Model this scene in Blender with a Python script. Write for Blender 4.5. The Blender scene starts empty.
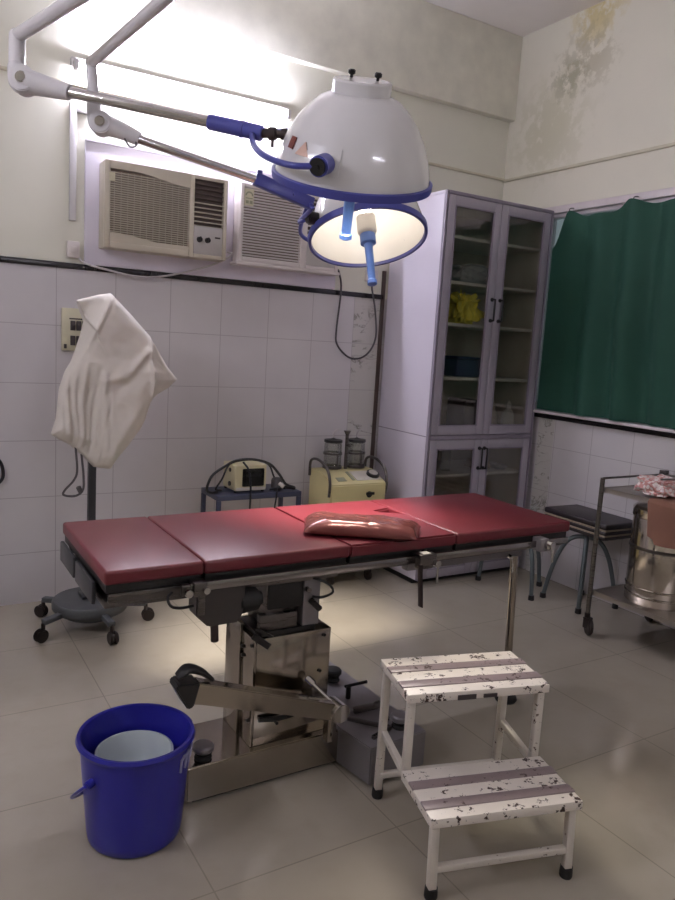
import bpy, bmesh, math, random
from mathutils import Vector, Matrix, Euler, noise
random.seed(7)
PI = math.pi
C = bpy.context.scene.collection
V = Vector

# ------------------------------------------------------------------ materials
def lin(c):
    return tuple((x/255/12.92 if x/255 <= .04045 else ((x/255+.055)/1.055)**2.4) for x in c)

class NT:
    def __init__(s, name):
        s.m = bpy.data.materials.new(name); s.m.use_nodes = True
        s.t = s.m.node_tree; s.b = s.t.nodes['Principled BSDF']
    def n(s, kind, **kw):
        o = s.t.nodes.new(kind)
        for k, v in kw.items(): setattr(o, k, v)
        return o
    def l(s, a, b): s.t.links.new(a, b)
    def math(s, op, a, b=None, c=None):
        o = s.n('ShaderNodeMath', operation=op)
        for i, v in enumerate((a, b, c)):
            if v is None: continue
            if isinstance(v, (int, float)): o.inputs[i].default_value = v
            else: s.l(v, o.inputs[i])
        return o.outputs[0]
    def mix(s, f, a, b):
        o = s.n('ShaderNodeMix', data_type='RGBA')
        for sock, v in ((o.inputs[0], f), (o.inputs[6], a), (o.inputs[7], b)):
            if isinstance(v, (int, float)): sock.default_value = v
            elif isinstance(v, tuple): sock.default_value = (*v, 1) if len(v) == 3 else v
            else: s.l(v, sock)
        return o.outputs[2]
    def noise(s, scale, detail=3, rough=.55, vec=None, dist=0):
        o = s.n('ShaderNodeTexNoise'); o.inputs['Scale'].default_value = scale
        o.inputs['Detail'].default_value = detail; o.inputs['Roughness'].default_value = rough
        o.inputs['Distortion'].default_value = dist
        if vec is None:
            vec = s.n('ShaderNodeTexCoord').outputs['Object']
        s.l(vec, o.inputs['Vector']); return o.outputs['Fac']
    def ramp(s, f, lo, hi, a=0., b=1.):
        o = s.n('ShaderNodeMapRange'); o.inputs[1].default_value = lo; o.inputs[2].default_value = hi
        o.inputs[3].default_value = a; o.inputs[4].default_value = b
        s.l(f, o.inputs[0]); return o.outputs[0]
    def bump(s, h, strength=.2, dist=.01):
        o = s.n('ShaderNodeBump'); o.inputs['Strength'].default_value = strength
        o.inputs['Distance'].default_value = dist
        s.l(h, o.inputs['Height']); s.l(o.outputs[0], s.b.inputs['Normal'])
    def pos(s):
        g = s.n('ShaderNodeNewGeometry'); x = s.n('ShaderNodeSeparateXYZ'); s.l(g.outputs['Position'], x.inputs[0])
        return g.outputs['Position'], x.outputs[0], x.outputs[1], x.outputs[2]

def mat(name, rgb, rough=.5, metal=0., var=.08, scale=7., bump=0., bscale=60., rvar=0., coat=0., trans=0., spec=None):
    """plain surface with a little procedural unevenness in colour, gloss and relief"""
    k = NT(name); c = lin(rgb)
    f = k.noise(scale, 4)
    col = k.mix(k.ramp(f, .3, .7), tuple(x*(1-var) for x in c), tuple(min(1, x*(1+var)) for x in c))
    k.l(col, k.b.inputs['Base Color'])
    k.b.inputs['Metallic'].default_value = metal
    if rvar:
        k.l(k.ramp(k.noise(scale*2.3, 5), .3, .7, max(.02, rough-rvar), rough+rvar), k.b.inputs['Roughness'])
    else: k.b.inputs['Roughness'].default_value = rough
    if bump: k.bump(k.noise(bscale, 4), bump, .004)
    if coat: k.b.inputs['Coat Weight'].default_value = coat; k.b.inputs['Coat Roughness'].default_value = .1
    if trans: k.b.inputs['Transmission Weight'].default_value = trans
    if spec is not None: k.b.inputs['Specular IOR Level'].default_value = spec
    return k.m

def emit(name, rgb, s):
    k = NT(name)
    k.b.inputs['Base Color'].default_value = (.8, .8, .8, 1)
    k.b.inputs['Emission Color'].default_value = (*lin(rgb), 1); k.b.inputs['Emission Strength'].default_value = s
    return k.m

def glass(name, tint=(235, 238, 236), gloss=.10, rough=.04):
    k = NT(name); k.t.nodes.remove(k.b)
    tr = k.n('ShaderNodeBsdfTransparent'); tr.inputs[0].default_value = (*lin(tint), 1)
    gl = k.n('ShaderNodeBsdfGlossy'); gl.inputs['Roughness'].default_value = rough
    lw = k.n('ShaderNodeLayerWeight'); lw.inputs[0].default_value = .35
    f = k.math('MULTIPLY_ADD', lw.outputs['Fresnel'], .25, gloss*.3)
    mx = k.n('ShaderNodeMixShader'); k.l(f, mx.inputs[0]); k.l(tr.outputs[0], mx.inputs[1]); k.l(gl.outputs[0], mx.inputs[2])
    k.l(mx.outputs[0], k.t.nodes['Material Output'].inputs['Surface'])
    return k.m

def steel(name, rgb=(172, 166, 158), rough=.2, streak=True, rvar=.07):
    k = NT(name); c = lin(rgb)
    co = k.n('ShaderNodeTexCoord'); mp = k.n('ShaderNodeMapping'); mp.inputs['Scale'].default_value = (3, 3, 90)
    k.l(co.outputs['Object'], mp.inputs[0])
    f = k.noise(4, 4, .6, mp.outputs[0]) if streak else k.noise(9, 4)
    big = k.noise(5, 3)
    col = k.mix(k.ramp(big, .3, .7), tuple(x*.86 for x in c), c)
    k.l(col, k.b.inputs['Base Color']); k.b.inputs['Metallic'].default_value = 1
    k.l(k.ramp(f, .25, .75, max(.03, rough-rvar), rough+rvar), k.b.inputs['Roughness'])
    k.bump(big, .05, .01)
    return k.m

def tiles_mask(k, u, w, u0, g):
    """1 on the joint lines of a row of tiles along coordinate u"""
    a = k.math('DIVIDE', k.math('SUBTRACT', u, u0-40*w), w)
    fr = k.math('FRACT', a)
    d = k.math('MINIMUM', fr, k.math('SUBTRACT', 1., fr))
    return k.math('LESS_THAN', d, g/w)

def wall_mat(name, axis, top, u0, deco=None, paint=(222, 220, 205), stains=()):
    k = NT(name); P, X, Y, Z = k.pos(); u = X if axis == 'x' else Y
    tw, th = .306, .305
    j = k.math('MAXIMUM', tiles_mask(k, u, tw, u0, .0022), tiles_mask(k, Z, th, .279, .0020))
    isT = k.math('LESS_THAN', Z, top)
    j = k.math('MULTIPLY', j, isT)
    n1 = k.noise(1.3, 4, .6, P); n2 = k.noise(9, 4, .6, P)
    tile = k.mix(k.ramp(n1, .3, .7), lin((196, 191, 194)), lin((207, 203, 204)))
    if deco:
        on = k.math('MULTIPLY', k.math('GREATER_THAN', u, deco[0]), k.math('LESS_THAN', u, deco[1]))
        sh = k.math('MULTIPLY', k.math('GREATER_THAN', k.math('FRACT', k.math('ADD', k.math('MULTIPLY', Z, 3.28), .1)), .12), on)
        base = k.mix(k.ramp(n1, .3, .7), lin((186, 183, 178)), lin((200, 196, 192)))
        mp = k.n('ShaderNodeMapping'); mp.inputs['Rotation'].default_value = (.3, .5, .4); mp.inputs['Scale'].default_value = (1, 1, 2.6); k.l(P, mp.inputs[0])
        v = k.noise(3.4, 5, .6, mp.outputs[0], 1.2)
        vein = k.ramp(k.math('ABSOLUTE', k.math('SUBTRACT', v, .5)), .0, .030, 1., 0.)
        vein = k.math('MULTIPLY', vein, k.ramp(k.noise(4.5, 2, .5, P), .42, .52))
        base = k.mix(k.math('MULTIPLY', vein, .75), base, lin((96, 95, 84)))
        tile = k.mix(on, tile, base)
    tile = k.mix(k.math('MULTIPLY', j, .7), tile, lin((158, 152, 154)))
    pc = lin(paint)
    pn = k.mix(k.ramp(n1, .25, .75), tuple(x*.93 for x in pc), pc)
    pn = k.mix(k.math('MULTIPLY', k.ramp(n2, .5, .8), .15), pn, tuple(x*.86 for x in pc))
    for (c, r, rgb, amt, sc, lo) in stains:
        vs = k.n('ShaderNodeVectorMath', operation='DISTANCE'); k.l(P, vs.inputs[0]); vs.inputs[1].default_value = c
        near = k.ramp(vs.outputs['Value'], r*.25, r, 1., 0.)
        blot = k.ramp(k.math('ADD', k.noise(sc, 5, .65, P), k.math('MULTIPLY', near, .2)), lo, lo+.10)
        pn = k.mix(k.math('MULTIPLY', k.math('MULTIPLY', near, blot), amt), pn, lin(rgb))
    k.l(k.mix(isT, pn, tile), k.b.inputs['Base Color'])
    k.l(k.ramp(isT, 0, 1, .62, .16), k.b.inputs['Roughness'])
    h = k.math('ADD', k.math('MULTIPLY', j, -1.), k.math('MULTIPLY', n2, .25))
    k.bump(h, .25, .002)
    return k.m

def floor_mat():
    k = NT('floor_tiles'); P, X, Y, Z = k.pos()
    j = k.math('MAXIMUM', tiles_mask(k, X, .61, .72, .0022), tiles_mask(k, Y, .61, 1.678, .0022))
    n1 = k.noise(1.1, 5, .6, P); n2 = k.noise(7, 4, .6, P)
    c = k.mix(k.ramp(n1, .3, .7), lin((156, 147, 133)), lin((170, 162, 148)))
    c = k.mix(k.math('MULTIPLY', k.ramp(n2, .52, .75), .2), c, lin((140, 130, 116)))
    c = k.mix(k.math('MULTIPLY', j, .42), c, lin((92, 84, 74)))
    k.l(c, k.b.inputs['Base Color'])
    k.l(k.ramp(n2, .3, .7, .10, .2), k.b.inputs['Roughness'])
    k.bump(k.math('MULTIPLY', j, -1.), .3, .002)
    return k.m

def chipped(name, rgb, under, amt=.55, scale=26):
    """worn paint: chips of the metal below show through"""
    k = NT(name)
    f = k.noise(scale, 6, .7); g = k.noise(scale*.22, 3, .5)
    m = k.ramp(k.math('ADD', f, k.math('MULTIPLY', g, .35)), amt+.26, amt+.285)
    c = lin(rgb); base = k.mix(k.ramp(g, .3, .7), tuple(x*.9 for x in c), c)
    k.l(k.mix(m, base, lin(under)), k.b.inputs['Base Color'])
    k.l(k.ramp(m, 0, 1, .38, .8), k.b.inputs['Roughness'])
    k.bump(k.math('MULTIPLY', m, -1.), .4, .002)
    return k.m

M = {}
M['floor'] = floor_mat()
M['wall_back'] = wall_mat('wall_back_tiles_and_paint', 'x', 1.80, .749, (2.585, 2.80),
    stains=(((3.6, 4.1, 2.0), .5, (170, 168, 140), .5, 5, .5),))
M['wall_right'] = wall_mat('wall_right_tiles_and_paint', 'y', 1.09, 3.105-.306*6, (3.42, 3.56), paint=(220, 216, 200),
    stains=(((3.78, 3.60, 3.26), .24, (136, 134, 106), .6, 17, .60), ((3.78, 3.40, 3.62), .30, (196, 176, 96), .6, 9, .56),
            ((3.78, 3.45, 3.36), .34, (158, 150, 122), .5, 15, .60), ((3.78, 3.72, 2.98), .45, (184, 181, 152), .5, 9, .55)))
M['wall_plain'] = mat('wall_paint', (222, 220, 206), .6, bump=.08, bscale=12)
M['ceiling'] = mat('ceiling_paint', (228, 223, 218), .7, var=.05, scale=2)
M['black_trim'] = mat('black_border_tile', (34, 30, 32), .22)
M['brown_trim'] = mat('brown_border_strip', (66, 50, 44), .35)
M['paint_trim'] = mat('painted_moulding', (196, 190, 168), .6)
M['leather'] = mat('maroon_leatherette', (99, 32, 40), .36, var=.07, scale=3)
M['pillow'] = mat('shiny_maroon_vinyl', (112, 60, 56), .2, metal=.3, var=.14, scale=9, bump=.22, bscale=22, rvar=.06)
M['dark_steel'] = steel('dark_steel', (112, 107, 105), .3)
M['gear_grey'] = mat('dark_grey_casting', (66, 61, 60), .42, metal=.3)
M['rail'] = steel('rail_steel', (150, 146, 146), .2)
M['chrome'] = steel('chrome', (205, 202, 200), .10, rvar=.04)
M['steel'] = steel('polished_stainless_steel', (176, 168, 158), .13, rvar=.05)
M['grey_metal'] = mat('grey_painted_metal', (96, 100, 102), .4, metal=.3)
M['foot_metal'] = mat('grey_hammered_enamel', (132, 127, 130), .36, metal=.35, var=.06)
M['black'] = mat('black_plastic', (20, 19, 20), .38, var=.15)
M['rubber'] = mat('black_rubber', (22, 20, 20), .65, var=.2)
M['dark_brown'] = mat('dark_brown_webbing', (40, 26, 24), .55)
M['white_enamel'] = mat('white_enamel', (214, 212, 212), .14, var=.03, coat=.4)
M['arm_white'] = mat('off_white_enamel', (206, 203, 204), .25, var=.05)
M['blue_plastic'] = mat('royal_blue_plastic', (66, 70, 146), .35, var=.06)
M['handle_blue'] = mat('light_blue_plastic', (84, 118, 186), .32, var=.06)
M['reflector'] = mat('reflector_white', (232, 228, 222), .35, var=.03)
M['bulb'] = emit('lit_bulb', (255, 246, 234), 16)
M['tube_glow'] = emit('lit_fluorescent_tube', (236, 234, 255), 205)
M['bucket_blue'] = mat('dark_blue_bucket_plastic', (36, 36, 142), .3, var=.06, scale=3)
M['pail_white'] = mat('white_pail_plastic', (196, 204, 206), .3, var=.03)
M['print_grey'] = mat('pale_print', (150, 150, 182), .5)
M['step_paint'] = chipped('chipped_white_paint', (232, 223, 212), (66, 48, 42), .495, 38)
M['step_leg'] = chipped('scuffed_white_paint', (212, 204, 193), (90, 72, 62), .565, 40)
M['step_grip'] = chipped('worn_grey_rubber_strip', (142, 126, 126), (84, 70, 66), .52, 40)
M['stand_metal'] = mat('dark_grey_stand_metal', (62, 62, 66), .42, metal=.2)
M['base_grey'] = mat('grey_moulded_base', (78, 80, 82), .5)
M['caster'] = mat('brown_black_caster', (34, 24, 22), .45, var=.2)
M['cord_grey'] = mat('grey_cord', (76, 72, 74), .5)
M['cloth'] = mat('off_white_cotton', (212, 205, 196), .9, var=.04, scale=4, bump=.3, bscale=26)
M['cord_white'] = mat('white_cable', (190, 184, 184), .5)
M['cord_black'] = mat('black_cable', (22, 22, 28), .4)
M['ac_beige'] = mat('aged_beige_plastic', (190, 182, 164), .42, var=.07, scale=5)
M['ac_white'] = mat('off_white_plastic', (208, 200, 196), .4, var=.04)
M['ac_dark'] = mat('louvre_shadow_plastic', (82, 68, 62), .6)
M['ac_mesh'] = mat('brownish_filter_mesh', (120, 104, 92), .7)
M['ac_panel'] = mat('grey_control_panel', (176, 172, 168), .4)
M['lilac'] = mat('pale_lilac_board', (214, 208, 219), .42, var=.03)
M['sticker'] = mat('cream_sticker', (206, 200, 172), .5)
M['sticker_orange'] = mat('orange_sticker', (208, 172, 152), .5)
M['sticker_print'] = mat('sticker_print', (150, 152, 128), .5)
M['red_switch'] = mat('brown_red_switch', (112, 52, 44), .35)
M['cabinet'] = mat('pale_lilac_laminate', (208, 202, 214), .34, var=.025, scale=3)
M['cab_frame'] = mat('grey_lilac_aluminium', (168, 162, 174), .34, metal=.15, var=.04)
M['cab_edge'] = mat('dull_violet_edge', (138, 130, 144), .4)
M['cab_inside'] = mat('cabinet_interior_laminate', (200, 190, 176), .6)
M['shelf'] = mat('pale_shelf_edge', (210, 205, 198), .45)
M['glass'] = glass('door_glass', (240, 240, 237), .02)
M['jar_glass'] = glass('clear_jar_glass', (246, 247, 245), .25)
M['yellow_cloth'] = mat('yellow_cotton', (206, 190, 44), .85, var=.1, bump=.2)
M['grey_cloth'] = mat('grey_folded_linen', (158, 156, 160), .85, var=.12, bump=.3)
M['navy'] = mat('navy_plastic_box', (40, 44, 92), .4)
M['dark_box'] = mat('dark_carton', (64, 56, 56), .6)
M['bottle_white'] = mat('milky_bottle', (198, 196, 190), .35, var=.04)
M['bottle_tan'] = mat('tan_bottle', (150, 138, 122), .35, var=.06)
M['linen_tan'] = mat('tan_linen', (176, 160, 140), .9, var=.12, bump=.3)
M['curtain'] = mat('bottle_green_curtain', (17, 66, 52), .8, var=.10, scale=2.4, bump=.14, bscale=80)
M['window_white'] = mat('white_window_frame', (212, 202, 204), .35)
M['pane'] = glass('window_pane', (190, 200, 200), .2, .2)
M['table_blue'] = mat('blue_grey_painted_metal', (62, 66, 88), .4)
M['monitor_cream'] = mat('cream_instrument_plastic', (206, 197, 160), .42, var=.05)
M['screen'] = mat('dark_instrument_screen', (26, 26, 26), .15)
M['suction_yellow'] = mat('pale_yellow_enamel', (206, 195, 146), .36, var=.05)
M['print_white'] = mat('pale_label_print', (206, 200, 190), .5)
M['gauge_face'] = mat('pale_gauge_face', (196, 190, 180), .4)
M['stool_metal'] = mat('grey_green_painted_tube', (88, 96, 98), .38, metal=.2)
M['stool_vinyl'] = mat('black_vinyl', (40, 33, 36), .42, var=.1, bump=.12, bscale=20)
M['edge_beige'] = mat('beige_ply_edge', (160, 146, 126), .5)
M['trolley'] = steel('trolley_tube_steel', (128, 124, 120), .3)
M['tray_steel'] = steel('tray_sheet_steel', (196, 190, 184), .38)
M['drum'] = steel('drum_steel', (208, 200, 190), .14)
M['brown_cloth'] = mat('peach_brown_drape', (124, 86, 71), .9, var=.07, bump=.12, bscale=18)
k_ = NT('pink_check_cloth'); _f = k_.n('ShaderNodeTexVoronoi'); _f.inputs['Scale'].default_value = 55
k_.l(k_.n('ShaderNodeTexCoord').outputs['Object'], _f.inputs['Vector'])
k_.l(k_.mix(k_.ramp(_f.outputs['Distance'], .42, .62), lin((226, 216, 212)), lin((200, 146, 140))), k_.b.inputs['Base Color'])
k_.b.inputs['Roughness'].default_value = .9; M['check'] = k_.m

# ------------------------------------------------------------------ mesh building
def frames(pts):
    """rotation-minimising frames along a polyline"""
    n = len(pts); T = []
    for i in range(n):
        a = pts[max(0, i-1)]; b = pts[min(n-1, i+1)]; T.append((b-a).normalized())
    up = V((0, 0, 1)) if abs(T[0].z) < .9 else V((1, 0, 0))
    N = (up - T[0]*up.dot(T[0])).normalized(); out = []
    for t in T:
        N = (N - t*N.dot(t)).normalized(); out.append((t, N, t.cross(N)))
    return out

def smooth_pts(pts, k=6):
    pts = [V(p) for p in pts]
    if len(pts) < 3: return pts
    P = [pts[0]*2-pts[1]] + pts + [pts[-1]*2-pts[-2]]; out = []
    for i in range(1, len(P)-2):
        a, b, c, d = P[i-1:i+3]
        for q in range(k):
            t = q/k
            out.append(.5*((2*b)+(c-a)*t+(2*a-5*b+4*c-d)*t*t+(3*b-a-3*c+d)*t**3))
    out.append(pts[-1]); return out

class MB:
    def __init__(s): s.b = bmesh.new()
    def _add(s, fn, M4=None):
        t = bmesh.new(); fn(t)
        if M4 is not None: t.transform(M4)
        me = bpy.data.meshes.new('_'); t.to_mesh(me); t.free(); s.b.from_mesh(me); bpy.data.meshes.remove(me)
        return s
    def box(s, x0, x1, y0, y1, z0, z1, bev=0, seg=2, M4=None, taper=None):
        def f(t):
            bmesh.ops.create_cube(t, size=1)
            for v in t.verts:
                tx, ty = (taper if (taper and v.co.z > 0) else (1, 1))
                v.co = V(((x0+x1)/2+v.co.x*tx*(x1-x0), (y0+y1)/2+v.co.y*ty*(y1-y0), (z0+z1)/2+v.co.z*(z1-z0)))
            if bev: bmesh.ops.bevel(t, geom=t.edges[:], offset=bev, segments=seg, affect='EDGES', profile=.5)
        return s._add(f, M4)
    def bar(s, p0, p1, w, h, bev=.002, roll=0):
        """rectangular bar from p0 to p1; w sideways, h up"""
        p0, p1 = V(p0), V(p1); d = p1-p0; z = V((0, 0, 1)) if abs(d.normalized().z) < .95 else V((0, 1, 0))
        X = d.normalized(); Yv = z.cross(X).normalized(); Z = X.cross(Yv)
        R = Matrix((X, Yv, Z)).transposed().to_4x4()
        if roll: R = R @ Matrix.Rotation(roll, 4, 'X')
        return s.box(0, d.length, -w/2, w/2, -h/2, h/2, bev, 2, Matrix.Translation(p0) @ R)
    def cyl(s, p0, p1, r0, r1=None, seg=24, bev=0):
        p0, p1 = V(p0), V(p1); r1 = r0 if r1 is None else r1; d = p1-p0
        def f(t):
            bmesh.ops.create_cone(t, cap_ends=True, segments=seg, radius1=r0, radius2=r1, depth=d.length)
            if bev:
                es = [e for e in t.edges if len(e.link_faces) == 2 and any(len(q.verts) > 4 for q in e.link_faces)]
                bmesh.ops.bevel(t, geom=es, offset=bev, segments=2, affect='EDGES')
        R = d.to_track_quat('Z', 'Y').to_matrix().to_4x4()
        return s._add(f, Matrix.Translation((p0+p1)/2) @ R)
    def tube(s, pts, r, seg=10, k=6, cap=True, flat=1.):
        pts = smooth_pts(pts, k) if k else [V(p) for p in pts]
        rs = r if callable(r) else (lambda u: r)
        def f(t):
            rings = []
            for i, (p, (T, N, B)) in enumerate(zip(pts, frames(pts))):
                q = rs(i/(len(pts)-1))
                rings.append([t.verts.new(p+q*(math.cos(2*PI*j/seg)*N*flat+math.sin(2*PI*j/seg)*B)) for j in range(seg)])
            for a, b in zip(rings, rings[1:]):
                for j in range(seg): t.faces.new((a[j], a[(j+1) % seg], b[(j+1) % seg], b[j]))
            if cap: t.faces.new(rings[0][::-1]); t.faces.new(rings[-1])
        return s._add(f)
    def lathe(s, prof, o=(0, 0, 0), seg=40, M4=None, a0=0, a1=2*PI, closed=False):
        full = abs(a1-a0-2*PI) < 1e-6; n = seg if full else seg+1
        def f(t):
            rings = []
            for r, z in prof:
                if r < 1e-6: rings.append([t.verts.new((0, 0, z))])
                else: rings.append([t.verts.new((r*math.cos(a0+(a1-a0)*j/seg), r*math.sin(a0+(a1-a0)*j/seg), z)) for j in range(n)])
            pr = list(zip(rings, rings[1:])) + ([(rings[-1], rings[0])] if closed else [])
            for a, b in pr:
                for j in range(seg):
                    i2 = (j+1) % n
                    if len(a) == 1 and len(b) == 1: continue
                    if len(a) == 1: t.faces.new((a[0], b[i2], b[j]))
                    elif len(b) == 1: t.faces.new((a[j], a[i2], b[0]))
                    else: t.faces.new((a[j], a[i2], b[i2], b[j]))
            bmesh.ops.recalc_face_normals(t, faces=t.faces[:])
        return s._add(f, (M4 if M4 is not None else Matrix.Translation(o)))
    def prism(s, poly, axis, a, b, bev=0):
        """polygon given in the two other coordinates, extruded along axis 'x', 'y' or 'z' from a to b"""
        def mk(u, v, w): return {'x': (w, u, v), 'y': (u, w, v), 'z': (u, v, w)}[axis]
        def f(t):
            A = [t.verts.new(mk(u, v, a)) for u, v in poly]; B = [t.verts.new(mk(u, v, b)) for u, v in poly]
            n = len(poly); t.faces.new(A); t.faces.new(B[::-1])
            for i in range(n): t.faces.new((A[i], B[i], B[(i+1) % n], A[(i+1) % n]))
            bmesh.ops.recalc_face_normals(t, faces=t.faces[:])
            if bev: bmesh.ops.bevel(t, geom=t.edges[:], offset=bev, segments=2, affect='EDGES')
        return s._add(f)
    def sphere(s, c, r, sc=(1, 1, 1), seg=20):
        def f(t): bmesh.ops.create_uvsphere(t, u_segments=seg, v_segments=seg//2, radius=r)
        return s._add(f, Matrix.Translation(c) @ Matrix.Diagonal((*sc, 1)))
    def sheet(s, fn, nu, nv, thick):
        """a cloth sheet fn(u,v) with real thickness"""
        def f(t):
            g = [[V(fn(i/nu, j/nv)) for j in range(nv+1)] for i in range(nu+1)]
            nn = [[None]*(nv+1) for _ in range(nu+1)]
            for i in range(nu+1):
                for j in range(nv+1):
                    du = g[min(nu, i+1)][j]-g[max(0, i-1)][j]; dv = g[i][min(nv, j+1)]-g[i][max(0, j-1)]
                    nn[i][j] = du.cross(dv).normalized()
            A = [[t.verts.new(g[i][j]+nn[i][j]*thick/2) for j in range(nv+1)] for i in range(nu+1)]
            B = [[t.verts.new(g[i][j]-nn[i][j]*thick/2) for j in range(nv+1)] for i in range(nu+1)]
            for i in range(nu):
                for j in range(nv):
                    t.faces.new((A[i][j], A[i+1][j], A[i+1][j+1], A[i][j+1]))
                    t.faces.new((B[i][j], B[i][j+1], B[i+1][j+1], B[i+1][j]))
            for i in range(nu):
                t.faces.new((A[i][0], B[i][0], B[i+1][0], A[i+1][0])); t.faces.new((A[i][nv], A[i+1][nv], B[i+1][nv], B[i][nv]))
            for j in range(nv):
                t.faces.new((A[0][j], A[0][j+1], B[0][j+1], B[0][j])); t.faces.new((A[nu][j], B[nu][j], B[nu][j+1], A[nu][j+1]))
        return s._add(f)
    def xf(s, M4): s.b.transform(M4); return s
    def build(s, name, m, parent=None, o=(0, 0, 0), ang=38):
        b = s.b; o = V(o)
        for v in b.verts: v.co -= o
        for e in b.edges:
            e.smooth = not (len(e.link_faces) == 2 and e.calc_face_angle(0) > math.radians(ang))
        for f in b.faces: f.smooth = True
        me = bpy.data.meshes.new(name); b.to_mesh(me); b.free(); me.materials.append(M[m] if isinstance(m, str) else m)
        ob = bpy.data.objects.new(name, me); C.objects.link(ob)
        if parent is not None: ob.parent = parent
        return ob

def tag(o, label, cat, group=None):
    o['label'] = label; o['category'] = cat
    if group: o['group'] = group
    return o
def thing(name, loc, label, cat, group=None, rz=0):
    o = bpy.data.objects.new(name, None); o.empty_display_size = .05; C.objects.link(o)
    o.location = loc; o.rotation_euler = (0, 0, rz); return tag(o, label, cat, group)
def single(mb, name, m, loc, label, cat, group=None, ang=38):
    """a thing that is one mesh, its origin at loc"""
    ob = mb.build(name, m, None, loc, ang); ob.location = loc; return tag(ob, label, cat, group)
def struct(mb, name, m, ang=30):
    ob = mb.build(name, m, None, (0, 0, 0), ang); ob['kind'] = 'structure'; return ob
def relabel(o, label): o['label'] = label; return o
def copy_tree(o, parent=None):
    c = o.copy(); C.objects.link(c)
    if parent is not None: c.parent = parent
    for ch in [x for x in bpy.data.objects if x.parent == o]: copy_tree(ch, c)
    return c

# ------------------------------------------------------------------ the room
XL, XR, YF, YB, ZC = -1.6, 3.78, -1.4, 4.115, 3.65
struct(MB().box(XL-.15, XR+.15, YF-.15, YB+.15, -.12, 0), 'floor', 'floor')
struct(MB().box(XL-.15, XR+.15, YF-.15, YB+.15, ZC, ZC+.12), 'ceiling', 'ceiling')
struct(MB().box(XL-.15, XR+.15, YB, YB+.15, 0, ZC), 'wall_back', 'wall_back')
struct(MB().box(XL-.15, XL, YF, YB, 0, ZC), 'wall_left', 'wall_plain')
struct(MB().box(XL-.15, XR+.15, YF-.15, YF, 0, ZC), 'wall_front', 'wall_plain')
WY0, WY1, WZ0, WZ1 = 1.55, 3.72, 1.11, 2.47
struct(MB().box(XR, XR+.15, YF, YB, 0, WZ0).box(XR, XR+.15, YF, YB, WZ1, ZC).box(XR, XR+.15, YF, WY0, WZ0, WZ1).box(XR, XR+.15, WY1, YB, WZ0, WZ1), 'wall_right', 'wall_right')
struct(MB().box(XL, 2.80, YB-.012, YB, 1.795, 1.825, .002), 'trim_1', 'black_trim')
struct(MB().box(2.785, 2.812, YB-.012, YB, 0, 1.98, .002), 'trim_2', 'brown_trim')
struct(MB().box(XR-.012, XR, YF, YB, 1.075, 1.11, .002), 'trim_3', 'black_trim')
struct(MB().box(XL, XR, YB-.014, YB, 2.700, 2.718, .004).box(XR-.014, XR, YF, YB, 2.692, 2.712, .004), 'trim_4', 'paint_trim')
struct(MB().box(XL, XR, YB-.06, YB, 3.10, ZC, .004), 'trim_5', 'wall_plain')
w = struct(MB().box(XR+.03, XR+.09, WY0, WY1, WZ1-.07, WZ1, .004).box(XR+.03, XR+.09, WY0, WY1, WZ0, WZ0+.06, .004)
    .box(XR+.03, XR+.09, WY0, WY0+.06, WZ0+.06, WZ1-.07, .004).box(XR+.03, XR+.09, WY1-.06, WY1, WZ0+.06, WZ1-.07, .004)
    .box(XR+.03, XR+.09, 2.60, 2.66, WZ0+.06, WZ1-.07, .004).box(XR-.004, XR+.03, WY0, WY1, WZ1-.045, WZ1-.001, .003), 'window_1', 'window_white')
MB().box(XR+.055, XR+.061, WY0+.06, WY1-.06, WZ0+.06, WZ1-.07).build('window_pane', 'pane', w)
MB().box(XR-.075, XR+.03, WY0, WY1, 1.111, 1.128, .003).build('window_sill', 'window_white', w)

# curtain hung on hooks at the window head
hooks = [(3.555, 2.19), (3.44, 2.415), (3.28, 2.366), (3.11, 2.368), (2.96, 2.425), (2.82, 2.39), (2.68, 2.392), (2.50, 2.41), (2.2, 2.39), (1.9, 2.41), (1.62, 2.40)]
def hang(y):
    for (a, za), (b, zb) in zip(hooks, hooks[1:]):
        if b <= y <= a:
            t = (a-y)/(a-b); t = t*t*(3-2*t); return za+(zb-za)*t
    return hooks[-1][1]
def cur(u, v):
    y = 3.555-u*(3.555-1.62); zt = hang(y); z = zt+(1.135-zt)*v
    amp = .020+.024*v
    x = 3.722+amp*(.8*math.sin(y*15+2.2*math.sin(y*4.1)+.5*math.sin(z*2))+.45*math.sin(y*31+2+1.5*math.sin(y*3)+.8*math.sin(z*1.7)))+.010*math.sin(z*4+y*6)+.012*noise.noise(V((y*3.2, z*2.2, 2)))
    k = max(0, min(1, (3.50-y)/.25)); x = 3.740+(x-3.740)*k
    return (min(x, 3.768), y, z)
cu = thing('curtain', (3.735, 2.6, 1.135), 'dark green cotton curtain hung across the window on the right wall', 'curtain')
MB().sheet(cur, 230, 34, .003).build('curtain_cloth', 'curtain', cu, (3.735, 2.6, 1.135), 60)
for y, z in hooks[1:-1]:
    if z > 2.40: MB().tube([(3.735, y, z-.012), (3.737, y, z+.012), (3.76, y, z+.02), (3.779, y, z+.02)], .003, 6, 3).build('hook', 'cord_grey', cu, (3.735, 2.6, 1.135))

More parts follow.
